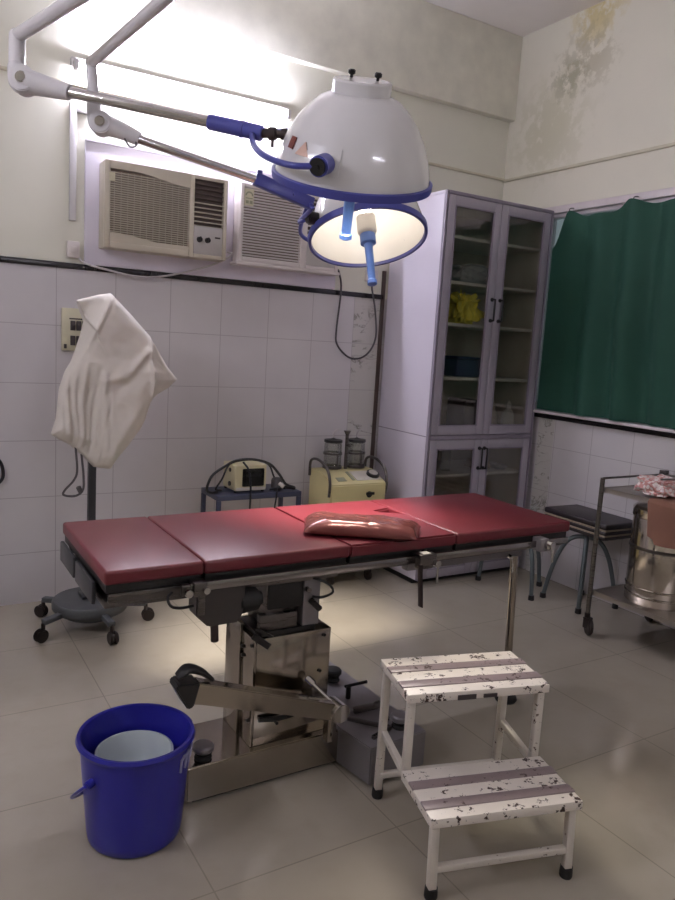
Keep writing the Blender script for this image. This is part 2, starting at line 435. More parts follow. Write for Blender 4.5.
# ------------------------------------------------------------------ cabinet
cx0, cx1, cy0, cy1, ch = 2.825, 3.715, 3.55, 4.095, 2.405
O = (2.825, 3.55, 0)
cab = thing('cabinet', O, 'tall pale lilac storage cabinet with four glazed doors in the corner', 'cabinet')
b = MB()
fy = cy0+.022
b.box(cx0, cx0+.02, fy, cy1, .03, ch, .001).box(cx1-.02, cx1, fy, cy1, .03, ch, .001).box(cx0, cx1, fy, cy1, ch, ch+.02, .001)
b.box(cx0+.02, cx1-.02, fy, cy1, .03, .06).box(cx0+.02, cx1-.02, fy, cy1, .945, .965)
b.build('carcass', 'cabinet', cab, O)
MB().box(cx0+.02, cx1-.02, cy1-.012, cy1, .06, ch).box(cx0+.0205, cx0+.026, fy+.03, cy1-.012, .06, ch).box(cx1-.026, cx1-.0205, fy+.03, cy1-.012, .06, ch).build('lining', 'cab_inside', cab, O)
MB().box(cx0-.0015, cx0, fy, cy1, .950, .956).build('seam', 'cab_edge', cab, O)
MB().box(cx0, cx1, fy+.03, cy1, 0, .03).build('plinth', 'black', cab, O)
for z in (.70, 1.325, 1.66, 1.915, 2.185):
    MB().box(cx0+.027, cx1-.027, fy+.035, cy1-.013, z-.018, z, .001).build('shelf', 'shelf', cab, O)
MB().box(3.26, 3.28, fy+.002, fy+.03, .06, .945).box(3.26, 3.28, fy+.002, fy+.03, .965, ch).build('mullion', 'cab_frame', cab, O)
b = MB()
for x0, x1 in ((cx0, cx0+.010), (cx1-.010, cx1)): b.box(x0, x1, cy0-.002, fy, .03, ch+.02, .001)
b.box(cx0+.016, cx1-.016, cy0-.002, fy, ch, ch+.02, .001).box(cx0+.016, cx1-.016, cy0-.002, fy, .935, .962, .001)
b.build('edge_strip', 'cab_edge', cab, O)
def door(x0, x1, z0, z1, hx, hz, st):
    fr = MB(); w1 = .054
    fr.box(x0, x0+w1, cy0, cy0+.021, z0, z1, .002).box(x1-w1, x1, cy0, cy0+.021, z0, z1, .002)
    fr.box(x0+w1, x1-w1, cy0, cy0+.021, z1-.055, z1, .002).box(x0+w1, x1-w1, cy0, cy0+.021, z0, z0+.055, .002)
    d = fr.build('door', 'cab_frame', cab, O)
    MB().box(x0+w1-.004, x1-w1+.004, cy0+.009, cy0+.013, z0+.051, z1-.051).build('pane', 'glass', d, O)
    b2 = MB(); t = .008
    b2.box(x0+w1, x0+w1+t, cy0-.003, cy0+.006, z0+.055, z1-.055).box(x1-w1-t, x1-w1, cy0-.003, cy0+.006, z0+.055, z1-.055)
    b2.box(x0+w1+t, x1-w1-t, cy0-.003, cy0+.006, z1-.055-t, z1-.055).box(x0+w1+t, x1-w1-t, cy0-.003, cy0+.006, z0+.055, z0+.055+t)
    b2.build('bead', 'cab_edge', d, O)
    L = .13
    MB().tube([(hx, cy0+.001, hz), (hx, cy0-.028, hz), (hx, cy0-.032, hz+.012), (hx, cy0-.032, hz+L-.012), (hx, cy0-.028, hz+L), (hx, cy0+.001, hz+L)], .006, 10, 4)\
        .cyl((hx, cy0+.001, hz), (hx, cy0-.006, hz), .012).cyl((hx, cy0+.001, hz+L), (hx, cy0-.006, hz+L), .012).build('handle', 'black', d, O)
xm = 3.268
door(cx0+.018, xm-.002, .966, ch-.002, xm-.022, 1.69, 0); door(xm+.002, cx1-.018, .966, ch-.002, xm+.045, 1.69, 0)
door(cx0+.018, xm-.002, .04, .932, xm-.018, .745, 0); door(xm+.002, cx1-.018, .04, .932, xm+.024, .745, 0)

# what lies inside it
def bundle(c, sx, sy, sz, amp, seed, n=26):
    mb = MB()
    def f(t):
        bmesh.ops.create_icosphere(t, subdivisions=4, radius=1)
        for v in t.verts:
            p = v.co.copy(); q = V((math.copysign(abs(p.x)**.6, p.x), math.copysign(abs(p.y)**.6, p.y), math.copysign(abs(p.z)**.6, p.z)))
            d = noise.noise(p*2.1+V((seed, 0, 0)))*amp + noise.noise(p*5+V((0, seed, 0)))*amp*.5
            q *= (1+d); v.co = V((c[0]+q.x*sx, c[1]+q.y*sy, max(c[2]+q.z*sz, c[2]-sz)))
    mb._add(f); return mb
single(bundle((3.18, 3.72, 1.975), .135, .11, .058, .3, 3), 'folded_linen', 'grey_cloth', (3.18, 3.76, 1.917), 'grey folded bundle on the second shelf behind the left glass door', 'linen')
yb = bundle((3.13, 3.70, 1.748), .085, .085, .086, .75, 9)
single(yb.sheet(lambda u, v: (3.05+.26*u*(.35+.65*v)+.012*math.sin(9*v), 3.622+.014*math.sin(u*19+v*4), 1.86-.19*v*(1-.25*u)-.05*u*(1-v)+.012*math.cos(u*17)*(1-v)), 30, 18, .004),
       'yellow_cloth', 'yellow_cloth', (3.17, 3.70, 1.662), 'crumpled yellow cloth on the third shelf behind the left glass door', 'cloth', ang=70)
bx = thing('storage_box', (3.205, 3.74, 1.325), 'navy blue plastic box on a shelf below the yellow cloth', 'box')
MB().box(-.12, .12, -.1, .1, .001, .115, .012, 3, taper=(1.05, 1.05)).build('box_body', 'navy', bx)
MB().box(-.13, .13, -.11, .11, .1155, .13, .005).build('lid', 'navy', bx)
bx = thing('carton', (3.27, 3.75, .966), 'dark carton on the bottom shelf behind the upper left glass door', 'box')
MB().box(-.075, .075, -.09, .09, 0, .19, .003).build('carton_body', 'dark_box', bx)
MB().prism([(-.077, .19), (.077, .19), (.06, .21), (-.06, .21)], 'y', -.09, .09).build('carton_flap', 'dark_box', bx)
def bottle(loc, m, label, s=1.):
    r = thing('bottle', loc, label, 'bottle')
    MB().lathe([(0, 0), (.036, 0), (.04, .008), (.04, .10), (.034, .125), (.016, .145), (.014, .165), (0, .165)]).build('bottle_body', m, r)
    MB().lathe([(0, .158), (.017, .158), (.018, .178), (.012, .184), (.006, .20), (0, .20)], seg=20).build('cap', m, r)
    r.scale = (s, s, s)
bottle((3.475, 3.70, .966), 'bottle_tan', 'tan bottle beside the white bottle on the bottom shelf behind the right door')
bottle((3.60, 3.68, .966), 'bottle_white', 'milky white bottle at the right end of the upper cabinet bottom shelf', 1.05)
for i, (x, y, hgt, lab) in enumerate(((2.95, 3.72, .15, 'clear glass jar standing leftmost on the lower cabinet shelf'), (3.04, 3.75, .17, 'clear glass jar in the middle of three on the lower cabinet shelf'), (3.13, 3.73, .16, 'clear glass jar nearest the lower door handles on the cabinet shelf'))):
    r = thing('specimen_jar', (x, y, .70), lab, 'jar', 'glass jars on the lower cabinet shelf')
    MB().lathe([(0, .001), (.03, .001), (.034, .01), (.034, hgt-.03), (.028, hgt-.02), (.0255, hgt-.021), (.031, hgt-.032), (.031, .011), (.028, .005), (0, .005)], seg=24).build('jar_body', 'jar_glass', r)
    MB().cyl((0, 0, hgt-.018), (0, 0, hgt), .031, bev=.003).build('lid', 'grey_cloth', r)
single(bundle((3.42, 3.74, .733), .06, .08, .030, .3, 21), 'folded_linen', 'linen_tan', (3.42, 3.74, .701), 'tan cloth heap behind the lower right glass door', 'linen')
single(bundle((3.57, 3.72, .721), .05, .07, .018, .3, 31), 'folded_linen', 'grey_cloth', (3.57, 3.72, .701), 'thin grey cloth beside the tan heap behind the lower right glass door', 'linen')

# ------------------------------------------------------------------ air conditioners on the lilac board
single(MB().box(.885, 2.42, YB-.02, YB-.001, 1.826, 2.452, .003).box(.885, 2.42, YB-.026, YB-.02, 2.442, 2.452, .001), 'backing_board', 'lilac', (1.65, YB, 1.826), 'pale lilac board around the two air conditioners', 'board')
def wavy_panel(x0, x1, zt, zb, y, dz):
    return [(x0+(x1-x0)*i/20, zb(i/20)) for i in range(21)] + [(x1-(x1-x0)*i/20, zt(1-i/20)) for i in range(21)]
O = (1.31, YB-.02, 1.925)
ac = thing('air_conditioner', O, 'beige window air conditioner with wavy grille on the left of the lilac board', 'air conditioner')
x0, x1, z0, z1, yf = .955, 1.622, 1.912, 2.345, YB-.15
b = MB().box(x0, x1, yf+.03, YB-.021, z0, z1, .006)
b.box(x0, x0+.028, yf, yf+.03, z0, z1, .004).box(1.405, 1.432, yf, yf+.03, z0, z1, .004).box(x1-.022, x1, yf, yf+.03, z0, z1, .004)
b.box(x0+.028, 1.405, yf, yf+.03, z0, z0+.03, .003).box(1.432, x1-.022, yf, yf+.03, z1-.02, z1, .003).box(1.432, x1-.022, yf, yf+.03, z0, z0+.02, .003)
top = lambda t: z1-.038-.028*math.sin((t-.12)*PI*1.0)*0 - .036*(.5-.5*math.cos(PI*min(1, max(0, (t-.25)/.75))))
bot = lambda t: z0+.05+.03*(.5+.5*math.cos(PI*min(1, t/.75)))
pu = [(x0+.028+(1.405-x0-.028)*i/20, top(i/20)) for i in range(21)]
b.prism(pu+[(1.405, z1), (x0+.028, z1)], 'y', yf, yf+.03)
pl = [(x0+.028+(1.405-x0-.028)*i/20, bot(i/20)) for i in range(21)]
b.prism([(x0+.028, z0+.03), (1.405, z0+.03)]+pl[::-1], 'y', yf, yf+.03)
b.build('casing', 'ac_beige', ac, O, 30)
MB().box(x0+.03, 1.404, yf+.022, yf+.0295, z0+.032, z1-.04).build('filter_mesh', 'ac_mesh', ac, O)
b = MB(); z = z0+.05
while z < z1-.05:
    b.box(x0+.028, 1.405, yf+.006, yf+.02, z, z+.0045); z += .0112
for q in range(12): xx = x0+.05+q*.034; b.box(xx, xx+.0025, yf+.012, yf+.018, z0+.05, z1-.05)
b.build('grille', 'ac_beige', ac, O)
MB().box(1.433, x1-.023, yf+.022, yf+.0295, 2.09, z1-.021).build('duct', 'ac_dark', ac, O)
for q in range(10):
    zz = 2.105+q*.0245; MB().box(1.433, x1-.023, yf+.002, yf+.02, -.0025, .0025, .001).xf(Matrix.Translation((0, 0, zz))).build('louvre', 'ac_beige' if q < 5 else 'ac_dark', ac, O)
MB().box(1.433, x1-.023, yf+.003, yf+.0295, z0+.0205, 2.082, .002).build('control_panel', 'ac_panel', ac, O)
for xx in (1.465, 1.512): MB().cyl((xx, yf+.004, 2.01), (xx, yf-.016, 2.01), .016, .013, 20, .002).box(xx-.003, xx+.003, yf-.022, yf-.015, 1.996, 2.024).build('dial', 'black', ac, O)
MB().box(1.555, 1.585, yf-.001, yf+.004, 2.025, 2.033).build('badge', 'dark_box', ac, O)
MB().box(.975, 1.005, yf-.001, yf+.001, 2.245, 2.285).build('sticker', 'sticker', ac, O)

O = (2.07, YB-.02, 1.925)
ac = thing('air_conditioner', O, 'off white window air conditioner partly behind the surgical light domes', 'air conditioner')
x0, x1, z0, z1, yf = 1.712, 2.375, 1.925, 2.355, YB-.12
b = MB().box(x0, x1, yf+.03, YB-.021, z0, z1, .006)
b.box(x0, x0+.022, yf, yf+.03, z0, z1, .004).box(2.105, 2.15, yf, yf+.03, z0, z1, .004).box(x1-.025, x1, yf, yf+.03, z0, z1, .004)
b.box(x0+.022, 2.105, yf, yf+.03, z0, z0+.028, .003).box(x0+.022, 2.105, yf, yf+.03, z1-.022, z1, .003).box(2.15, x1-.025, yf, yf+.03, z1-.022, z1, .003).box(2.15, x1-.025, yf, yf+.03, z0, z0+.02, .003)
b.box(x0-.012, x1+.012, yf-.006, YB-.021, z0-.02, z0-.001, .004)
b.build('casing', 'ac_white', ac, O, 30)
MB().box(x0+.023, 2.104, yf+.022, yf+.0295, z0+.029, z1-.023).build('filter_mesh', 'ac_mesh', ac, O)
b = MB(); z = z0+.034
while z < z1-.03: b.box(x0+.022, 2.105, yf+.004, yf+.018, z, z+.008); z += .0158
b.build('grille', 'ac_white', ac, O)
MB().box(2.151, x1-.026, yf+.022, yf+.0295, 2.13, z1-.023).build('duct', 'ac_dark', ac, O)
for q in range(7):
    zz = 2.145+q*.028; MB().box(2.151, x1-.026, yf+.002, yf+.02, zz, zz+.006, .001).build('louvre', 'ac_white', ac, O)
MB().box(2.151, x1-.026, yf+.003, yf+.0295, z0+.0205, 2.115, .002).build('control_panel', 'ac_panel', ac, O)
for xx in (2.19, 2.25): MB().cyl((xx, yf+.004, 2.03), (xx, yf-.014, 2.03), .016, .013, 20, .002).build('dial', 'ac_white', ac, O)
st = MB().box(1.735, 1.79, yf-.002, yf+.004, 2.235, 2.325).build('sticker', 'sticker', ac, O)
MB().lathe([(.024, 0), (.016, 0), (.016, .001), (.024, .001)], seg=20, a0=0, a1=PI, M4=Matrix.Translation((1.7625, yf-.0021, 2.288)) @ Matrix.Rotation(PI/2, 4, 'X')).box(1.742, 1.783, yf-.003, yf-.002, 2.272, 2.277).box(1.742, 1.76, yf-.003, yf-.002, 2.245, 2.262).box(1.766, 1.783, yf-.003, yf-.002, 2.245, 2.262).build('sticker_print', 'sticker_print', st, O)

def cable(name, pts, r, m, label, cat='cable', k=8, group=None):
    return single(MB().tube(pts, r, 8, k), name, m, pts[0], label, cat, group)
cable('power_cable', [(.845, 4.103, 1.875), (.884, 4.085, 1.831), (1.019, 4.08, 1.804), (1.153, 4.08, 1.788), (1.292, 4.08, 1.80), (1.464, 4.07, 1.848), (1.60, 4.03, 1.902), (1.672, 4.0, 1.955), (1.66, 4.04, 1.97)], .0055, 'cord_white', 'white cable drooping below the left air conditioner')
cable('power_cable', [(2.40, 4.05, 1.95), (2.429, 4.07, 1.93), (2.46, 4.085, 1.828), (2.448, 4.095, 1.575), (2.462, 4.095, 1.481), (2.551, 4.095, 1.408), (2.644, 4.095, 1.405), (2.719, 4.095, 1.46), (2.752, 4.09, 1.561), (2.725, 4.08, 1.722), (2.69, 4.075, 1.84), (2.69, 4.085, 1.885)], .006, 'cord_grey', 'grey cable looping down the tiles below the right air conditioner')
def plate(x0, x1, z0, z1, label, n=1):
    r = thing('wall_socket', ((x0+x1)/2, YB, z0), label, 'socket')
    w2, h2 = (x1-x0)/2, z1-z0
    MB().box(-w2, w2, -.03, -.0005, 0, h2, .004).build('socket_box', 'ac_white', r)
    MB().box(-w2*.45, w2*.45, -.037, -.0305, h2*.3, h2*.7, .002).build('switch', 'ac_white', r)
plate(.797, .858, 1.852, 1.935, 'small white socket on the painted wall left of the lilac board')
plate(2.648, 2.735, 1.90, 1.975, 'white socket above the looping grey cable beside the cabinet')
single(MB().box(.808, .842, YB-.018, YB, 2.04, 2.62, .003).box(.842, .90, YB-.018, YB, 2.575, 2.60, .003), 'cable_conduit', 'arm_white', (.825, YB, 2.04), 'white vertical cable conduit on the wall above the small socket', 'conduit')

O = (.86, YB, 1.371)
sb = thing('switchboard', O, 'cream switchboard on the tiled wall half hidden by the white cloth', 'switchboard')
MB().box(.773, .945, YB-.025, YB-.0005, 1.371, 1.593, .005).build('board', 'sticker', sb, O)
MB().box(.81, .90, YB-.0275, YB-.0245, 1.535, 1.542).build('label_strip', 'dark_box', sb, O)
for zz in (1.478, 1.40):
    for q in range(3):
        MB().box(.815+q*.03, .840+q*.03, YB-.034, YB-.0255, zz, zz+.05, .002).box(.821+q*.03, .834+q*.03, YB-.04, YB-.0335, zz+.018, zz+.034, .001).build('breaker', 'dark_box', sb, O)
MB().box(.783, .797, YB-.03, YB-.0245, 1.382, 1.405, .002).build('indicator', 'dark_box', sb, O)

# ------------------------------------------------------------------ fluorescent tubes
def tube_light(loc, L, label, axis='x'):
    r = thing('tube_light', loc, label, 'lamp', rz=0 if axis == 'x' else PI/2)
    MB().box(-L/2-.03, L/2+.03, -.034, 0, -.008, .03, .004).build('batten', 'arm_white', r)
    for s in (-1, 1): MB().box(s*(L/2+.012)-.012, s*(L/2+.012)+.012, -.078, -.0345, -.036, .012, .004).build('lamp_holder', 'arm_white', r)
    MB().cyl((-L/2, -.060, -.018), (L/2, -.060, -.018), .0145).build('tube', 'tube_glow', r)
    return r
tube_light((1.42, YB-.001, 2.80), 1.16, 'lit fluorescent tube light on the wall above the air conditioners')
r = tube_light((1.55, YF+.001, 2.75), 1.16, 'lit fluorescent tube light on the wall behind the viewer'); r.rotation_euler = (0, 0, PI)
r = copy_tree(r); r.location = (XL+.001, 1.9, 2.75); r.rotation_euler = (0, 0, PI/2); r['label'] = 'lit fluorescent tube light on the left side wall'  # added out-of-view tube that brightens the cabinet side and right wall
for ch in r.children:
    if ch.name.startswith('tube'): tube_left = ch
tube_left.data = tube_left.data.copy(); tube_left.data.materials[0] = emit('added_fill_tube_glow', (238, 236, 255), 190)
for o in bpy.data.objects:
    if o.parent and o.parent.get('label', '').endswith('behind the viewer') and o.name.startswith('tube'):
        o.data = o.data.copy(); o.data.materials[0] = emit('lit_fluorescent_tube_rear', (238, 236, 255), 85)

# ------------------------------------------------------------------ surgical lights
SP = (.707, 1.45)
pole = thing('ceiling_pole', (SP[0], SP[1], ZC), 'white ceiling pole that carries both surgical light arms', 'pole')
MB().cyl((*SP, 2.35), (*SP, ZC-.03), .026, seg=28).build('pole_tube', 'arm_white', pole, (SP[0], SP[1], ZC))
MB().lathe([(0, ZC-.0005), (.11, ZC-.0005), (.11, ZC-.03), (.05, ZC-.08), (.027, ZC-.09)], (*SP, 0), 36).build('ceiling_rose', 'arm_white', pole, (SP[0], SP[1], ZC))

def axis_matrix(o, a, xdir):
    Z = V(a).normalized(); X = (V(xdir)-Z*V(xdir).dot(Z)).normalized(); Y = Z.cross(X)
    m = Matrix((X, Y, Z)).transposed().to_4x4(); m.translation = V(o); return m
DS = Matrix.Diagonal((.965, .965, .835, 1))
def dome_light(root, O, D, switch_ang, cone=58, power=60, glow=12, hl=.178):
    """a dome of 0.26 m radius in the frame D (z up its axis)"""
    prof = [(.262, 0), (.257, .05), (.244, .105), (.224, .16), (.196, .212), (.163, .256), (.128, .288), (.098, .303)]
    inn = [(r-.004, z-.003) for r, z in prof]
    outer = MB().lathe(prof+[(.0, .303)], seg=72, M4=D).build('dome', 'white_enamel', root, O)
    MB().lathe([(.256, .002)]+inn[1:]+[(0, .296)], seg=72, M4=D).build('reflector', 'reflector', outer, O)
    MB().lathe([(0, .302), (.095, .302), (.095, .343), (.090, .350), (0, .350)], seg=48, M4=D).build('cap', 'white_enamel', outer, O)
    for a in (.3, 2.4):
        MB().cyl((.05*math.cos(a), .05*math.sin(a), .350), (.05*math.cos(a), .05*math.sin(a), .362), .005).cyl((.05*math.cos(a), .05*math.sin(a), .360), (.05*math.cos(a), .05*math.sin(a), .378), .012, bev=.003, seg=16).xf(D).build('screw', 'black', outer, O)
    MB().lathe([(.258, -.012), (.270, -.012), (.272, .0), (.272, .016), (.264, .020), (.2585, .016)], seg=72, M4=D, closed=True).build('rim', 'blue_plastic', root, O)
    MB().lathe([(0, .10), (.044, .10), (.044, .03), (.040, .02), (.03, .014), (0, .014)], seg=40, M4=D).build('bulb_shield', 'reflector', root, O)
    hd = MB().lathe([(0, .012), (.036, .012), (.036, -.03), (.022, -.036), (.019, -.05), (.017, -hl+.028), (.022, -hl+.023), (.022, -hl+.006), (.012, -hl), (0, -hl)], seg=32, M4=D).build('handle', 'handle_blue', root, O)
    MB().sphere((0, 0, .15), .032).xf(D).build('bulb', 'bulb', root, O)
    sp = bpy.data.lights.new('dome_lamp', 'SPOT'); sp.energy = power; sp.spot_size = math.radians(cone); sp.spot_blend = .7; sp.shadow_soft_size = .17; sp.color = (1, .92, .80)
    so = bpy.data.objects.new('dome_lamp', sp); C.objects.link(so); so.parent = root
    so.matrix_local = Matrix.Translation(-V(O)) @ D.normalized() @ Matrix.Translation((0, 0, -.03))
    pt = bpy.data.lights.new('dome_glow', 'POINT'); pt.energy = glow; pt.shadow_soft_size = .03; pt.color = (1, .97, .93)
    po = bpy.data.objects.new('dome_glow', pt); C.objects.link(po); po.parent = root
    po.matrix_local = Matrix.Translation(-V(O)) @ D.normalized() @ Matrix.Translation((0, 0, .11))
    return outer

vd = V((.5226, .8526, 0))                       # horizontal direction from the doorway to the lamps
side = V((.8526, -.5226, 0))
def tilt(toward_viewer_deg, roll_deg=0):
    a = math.radians(toward_viewer_deg); q = math.radians(roll_deg)
    A = V((0, 0, 1))*math.cos(a) - vd*math.sin(a)
    return A*math.cos(q) + side*math.sin(q)

# ---- the nearer, larger looking light
O = (1.302, 2.131, 1.96)
l1 = thing('surgical_light', O, 'nearer surgical light dome seen from outside, white with a blue rim', 'surgical light')
a1 = MB().cyl((SP[0]-.008, SP[1]+.03, 2.43), (.38, 2.772, 2.425), .021, seg=28).cyl((*SP, 2.40), (*SP, 2.46), .034, seg=28)
a1.sphere((.38, 2.772, 2.423), .0255).cyl((.38, 2.772, 2.425), (.377, 2.757, 2.32), .0255, seg=28)
arm = a1.build('upper_arm', 'arm_white', l1, O)
MB().tube([(.377, 2.757, 2.322), (.377, 2.754, 2.295), (.38, 2.748, 2.275), (.392, 2.74, 2.266)], .029, 16, 5).sphere((.377, 2.757, 2.32), .029).sphere((.392, 2.74, 2.272), .033).build('elbow', 'arm_white', arm, O)
nrm = V((-.42, -.9, .05)).normalized(); jc = V((.396, 2.737, 2.281))
MB().tube([(.392, 2.74, 2.283), (.455, 2.70, 2.268), (.522, 2.654, 2.252)], lambda u: .041-.016*u, 18, 4).cyl(jc+nrm*.032, jc-nrm*.032, .042, seg=32, bev=.004).build('joint', 'arm_white', l1, O)
MB().cyl(jc+nrm*.031, jc+nrm*.040, .018, seg=20, bev=.003).build('joint_cap', 'chrome', l1, O)
d1 = V((1.038, 2.272, 2.146))-V((.522, 2.68, 2.262))
MB().cyl((.515, 2.659, 2.254), (.93, 2.362, 2.172), .0175, seg=24).build('spring_arm', 'chrome', l1, O)
MB().cyl((.90, 2.386, 2.179), (1.04, 2.272, 2.146), .0245, seg=24, bev=.003).cyl((.985, 2.317, 2.159), (.992, 2.311, 2.157), .027, seg=24).build('sleeve', 'blue_plastic', l1, O)
MB().cyl((1.038, 2.274, 2.147), (1.06, 2.256, 2.147), .014).cyl((1.056, 2.26, 2.147), (1.075, 2.244, 2.146), .021, seg=16, bev=.003).cyl((1.07, 2.248, 2.146), (1.10, 2.222, 2.144), .012).cyl((1.088, 2.232, 2.145), (1.112, 2.212, 2.143), .019, seg=16, bev=.003).cyl((1.066, 2.25, 2.146), (1.066, 2.25, 2.105), .005).build('coupling', 'dark_brown', l1, O)
D1 = axis_matrix((1.303, 2.137, 2.028), tilt(24, 3), side) @ DS
om = dome_light(l1, O, D1, 0, 43, 330, 3, .24)
def on_dome(ang, z, out=0):
    r = .268-.4*z*z/.3*.9
    return D1 @ V(((r+out)*math.cos(ang), (r+out)*math.sin(ang), z))
pang = math.radians(-110)
HZ = .10
P1 = on_dome(pang, HZ, -.006); P1o = on_dome(pang, HZ, .05)
P2 = on_dome(pang+PI, HZ, -.006); P2o = on_dome(pang+PI, HZ, .05)
yk = MB()
start = V((1.015, 2.30, 2.155))
yk.tube([start, (.985, 2.212, 2.09), (.976, 2.101, 2.035), (1.006, 1.995, 1.998), P1o], .0095, 12, 8)
yk.tube([start]+[on_dome(math.radians(q), zz, .05) for q, zz in ((172, .125), (155, .115), (135, .11), (115, .105), (95, .10))]+[P2o], .0095, 12, 8)
yk.cyl(start+V((0, 0, .02)), start-V((0, 0, .02)), .012)
y1 = yk.build('yoke', 'blue_plastic', l1, O)
for A, B in ((P1, P1o), (P2, P2o)):
    dd = (B-A).normalized()
    kb = MB().cyl(A, A+dd*.062, .030, seg=28, bev=.004).build('pivot_knob', 'blue_plastic', l1, O)
    MB().cyl(A+dd*.062, A+dd*.068, .025, seg=28, bev=.002).cyl(A+dd*.067, A+dd*.073, .007, seg=14).build('knob_face', 'black', kb, O)
def patch(ang0, ang1, z0, z1, name, m, tri=False):
    b = MB(); n = 4
    def surf(a, z): 
        prof = [(.262, 0), (.257, .05), (.244, .105), (.224, .16), (.196, .212), (.163, .256)]
        for (ra, za), (rb, zb) in zip(prof, prof[1:]):
            if za <= z <= zb:
                r = ra+(rb-ra)*(z-za)/(zb-za)+.0035; break
        return D1 @ V((r*math.cos(a), r*math.sin(a), z))
    b.sheet(lambda u, v: surf(math.radians(ang0+(ang1-ang0)*(u if not tri else .5+(u-.5)*(1-v*.97))), z0+(z1-z0)*v), 6, 6, .003)
    return b.build(name, m, om, O, 60)
patch(-151, -144, .115, .155, 'rocker_switch', 'red_switch')
patch(-139, -125, .105, .15, 'warning_sticker', 'sticker_orange', True)
patch(-128, -100, .06, .15, 'bracket_plate', 'white_enamel')

# ---- the further light, turned to show its lit face
O = (1.713, 2.656, 1.93)
l2 = thing('surgical_light', O, 'further surgical light dome turned to show its bright lit underside', 'surgical light')
a2 = MB().cyl((SP[0]-.002, SP[1]+.02, 2.383), (.608, 2.743, 2.387), .0175, seg=24).cyl((*SP, 2.352), (*SP, 2.398), .034, seg=28).sphere((.608, 2.743, 2.387), .0185).cyl((.608, 2.743, 2.39), (.613, 2.713, 2.25), .0185, seg=24)
arm = a2.build('upper_arm', 'arm_white', l2, O)
MB().tube([(.613, 2.714, 2.25), (.613, 2.711, 2.215), (.618, 2.704, 2.185), (.63, 2.696, 2.17)], .024, 16, 5).sphere((.63, 2.696, 2.175), .028).build('elbow', 'arm_white', arm, O)
jc = V((.634, 2.692, 2.184))
MB().tube([(.63, 2.695, 2.186), (.69, 2.675, 2.172), (.752, 2.652, 2.149)], lambda u: .036-.014*u, 18, 4).cyl(jc+nrm*.028, jc-nrm*.028, .037, seg=32, bev=.004).build('joint', 'arm_white', l2, O)
MB().cyl(jc+nrm*.027, jc+nrm*.036, .017, seg=20, bev=.003).build('joint_cap', 'chrome', l2, O)
MB().tube([(.70, 2.645, 2.14), (.715, 2.635, 2.115), (.735, 2.635, 2.12), (.738, 2.645, 2.14)], .003, 8, 5).build('cable_loop', 'cord_grey', l2, O)
MB().cyl((.745, 2.654, 2.15), (1.21, 2.628, 2.077), .0155, seg=24).build('spring_arm', 'chrome', l2, O)
MB().bar((1.18, 2.63, 2.084), (1.415, 2.604, 2.022), .036, .046, .005).cyl((1.2, 2.629, 2.09), (1.2, 2.629, 2.115), .01).cyl((1.33, 2.60, 2.045), (1.33, 2.588, 2.045), .006).build('bracket', 'blue_plastic', l2, O)
D2 = axis_matrix((1.716, 2.66, 1.938), tilt(-21, -8), side) @ Matrix.Diagonal((.92, .92, .92, 1))
dome_light(l2, O, D2, 0, 48, 70, 1.4, .235)
def on2(ang, z, out=0):
    r = .262-.35*z*z/.3
    return D2 @ V(((r+out)*math.cos(ang), (r+out)*math.sin(ang), z))
yk = MB().tube([V((1.405, 2.600, 2.022)), V((1.40, 2.58, 2.0)), on2(math.radians(-172), .08, .05), on2(math.radians(-162), .05, .045), on2(math.radians(-152), .04, .02)], .0085, 10, 6)
yk.tube([V((1.405, 2.612, 2.022)), V((1.42, 2.66, 2.01)), on2(math.radians(165), .09, .06), on2(math.radians(140), .09, .05), on2(math.radians(115), .085, .045), on2(math.radians(90), .08, .045), on2(math.radians(62), .075, .045), on2(math.radians(40), .065, .0)], .0085, 10, 6)
yk.build('yoke', 'blue_plastic', l2, O)
A, B = on2(math.radians(-152), .04, -.006), on2(math.radians(-152), .04, .05); dd = (B-A).normalized()
MB().cyl(A, A+dd*.045, .026, seg=24, bev=.004).build('pivot_knob', 'black', l2, O)

# ------------------------------------------------------------------ operating table
O = (1.15, 2.33, 0)
T = thing('operating_table', O, 'maroon padded operating table on a polished steel pedestal', 'operating table')
ty0, ty1, tz = 2.035, 2.635, .82
for x0, x1 in ((.503, .800), (.8015, 1.322), (1.3235, 1.792), (1.7935, 2.405)):
    b = MB()
    notch = (x0 == 1.3235)
    if notch:
        b.prism([(x0, ty0), (x1, ty0), (x1, 2.375), (x1-.085, 2.425), (x1-.09, 2.45), (x1, 2.475), (x1, ty1), (x0, ty1)], 'z', tz-.043, tz, .007)
    else:
        b.box(x0, x1, ty0, ty1, tz-.043, tz, .009, 3)
    pd = b.build('mattress_pad', 'leather', T, O, 60)
    MB().box(x0+.006, x1-.006, ty0+.012, ty1-.012, tz-.070, tz-.0435, .003).build('backing_plate', 'black', pd, O)
for yy, nm in ((ty0+.02, 1), (ty1-.045, 2)):
    MB().box(.80, 2.39, yy, yy+.025, .716, .748, .003).build('frame_rail', 'dark_steel', T, O)
    MB().box(.52, .80, yy, yy+.02, .715, .745, .003).build('leg_section_rail', 'dark_steel', T, O)
ya, yb_ = ty0-.022, ty1+.012
for yy in (ya, yb_):
    r1 = MB().box(.742, 1.60, yy, yy+.008, .735, .762, .003).box(1.66, 2.375, yy, yy+.008, .735, .762, .003)
    ob = r1.build('side_rail', 'rail', T, O)
    b = MB()
    for xx in (.80, 1.05, 1.28, 1.52, 1.72, 2.0, 2.3):
        y2 = ty0+.02 if yy == ya else ty1-.02
        b.cyl((xx, yy+.004, .742), (xx, y2, .735), .007, seg=12)
    b.build('rail_standoff', 'dark_steel', ob, O)
for xx in (.81, 1.30, 1.80, 2.33): MB().box(xx, xx+.04, ty0+.045, ty1-.045, .715, .740, .003).build('cross_member', 'dark_steel', T, O)
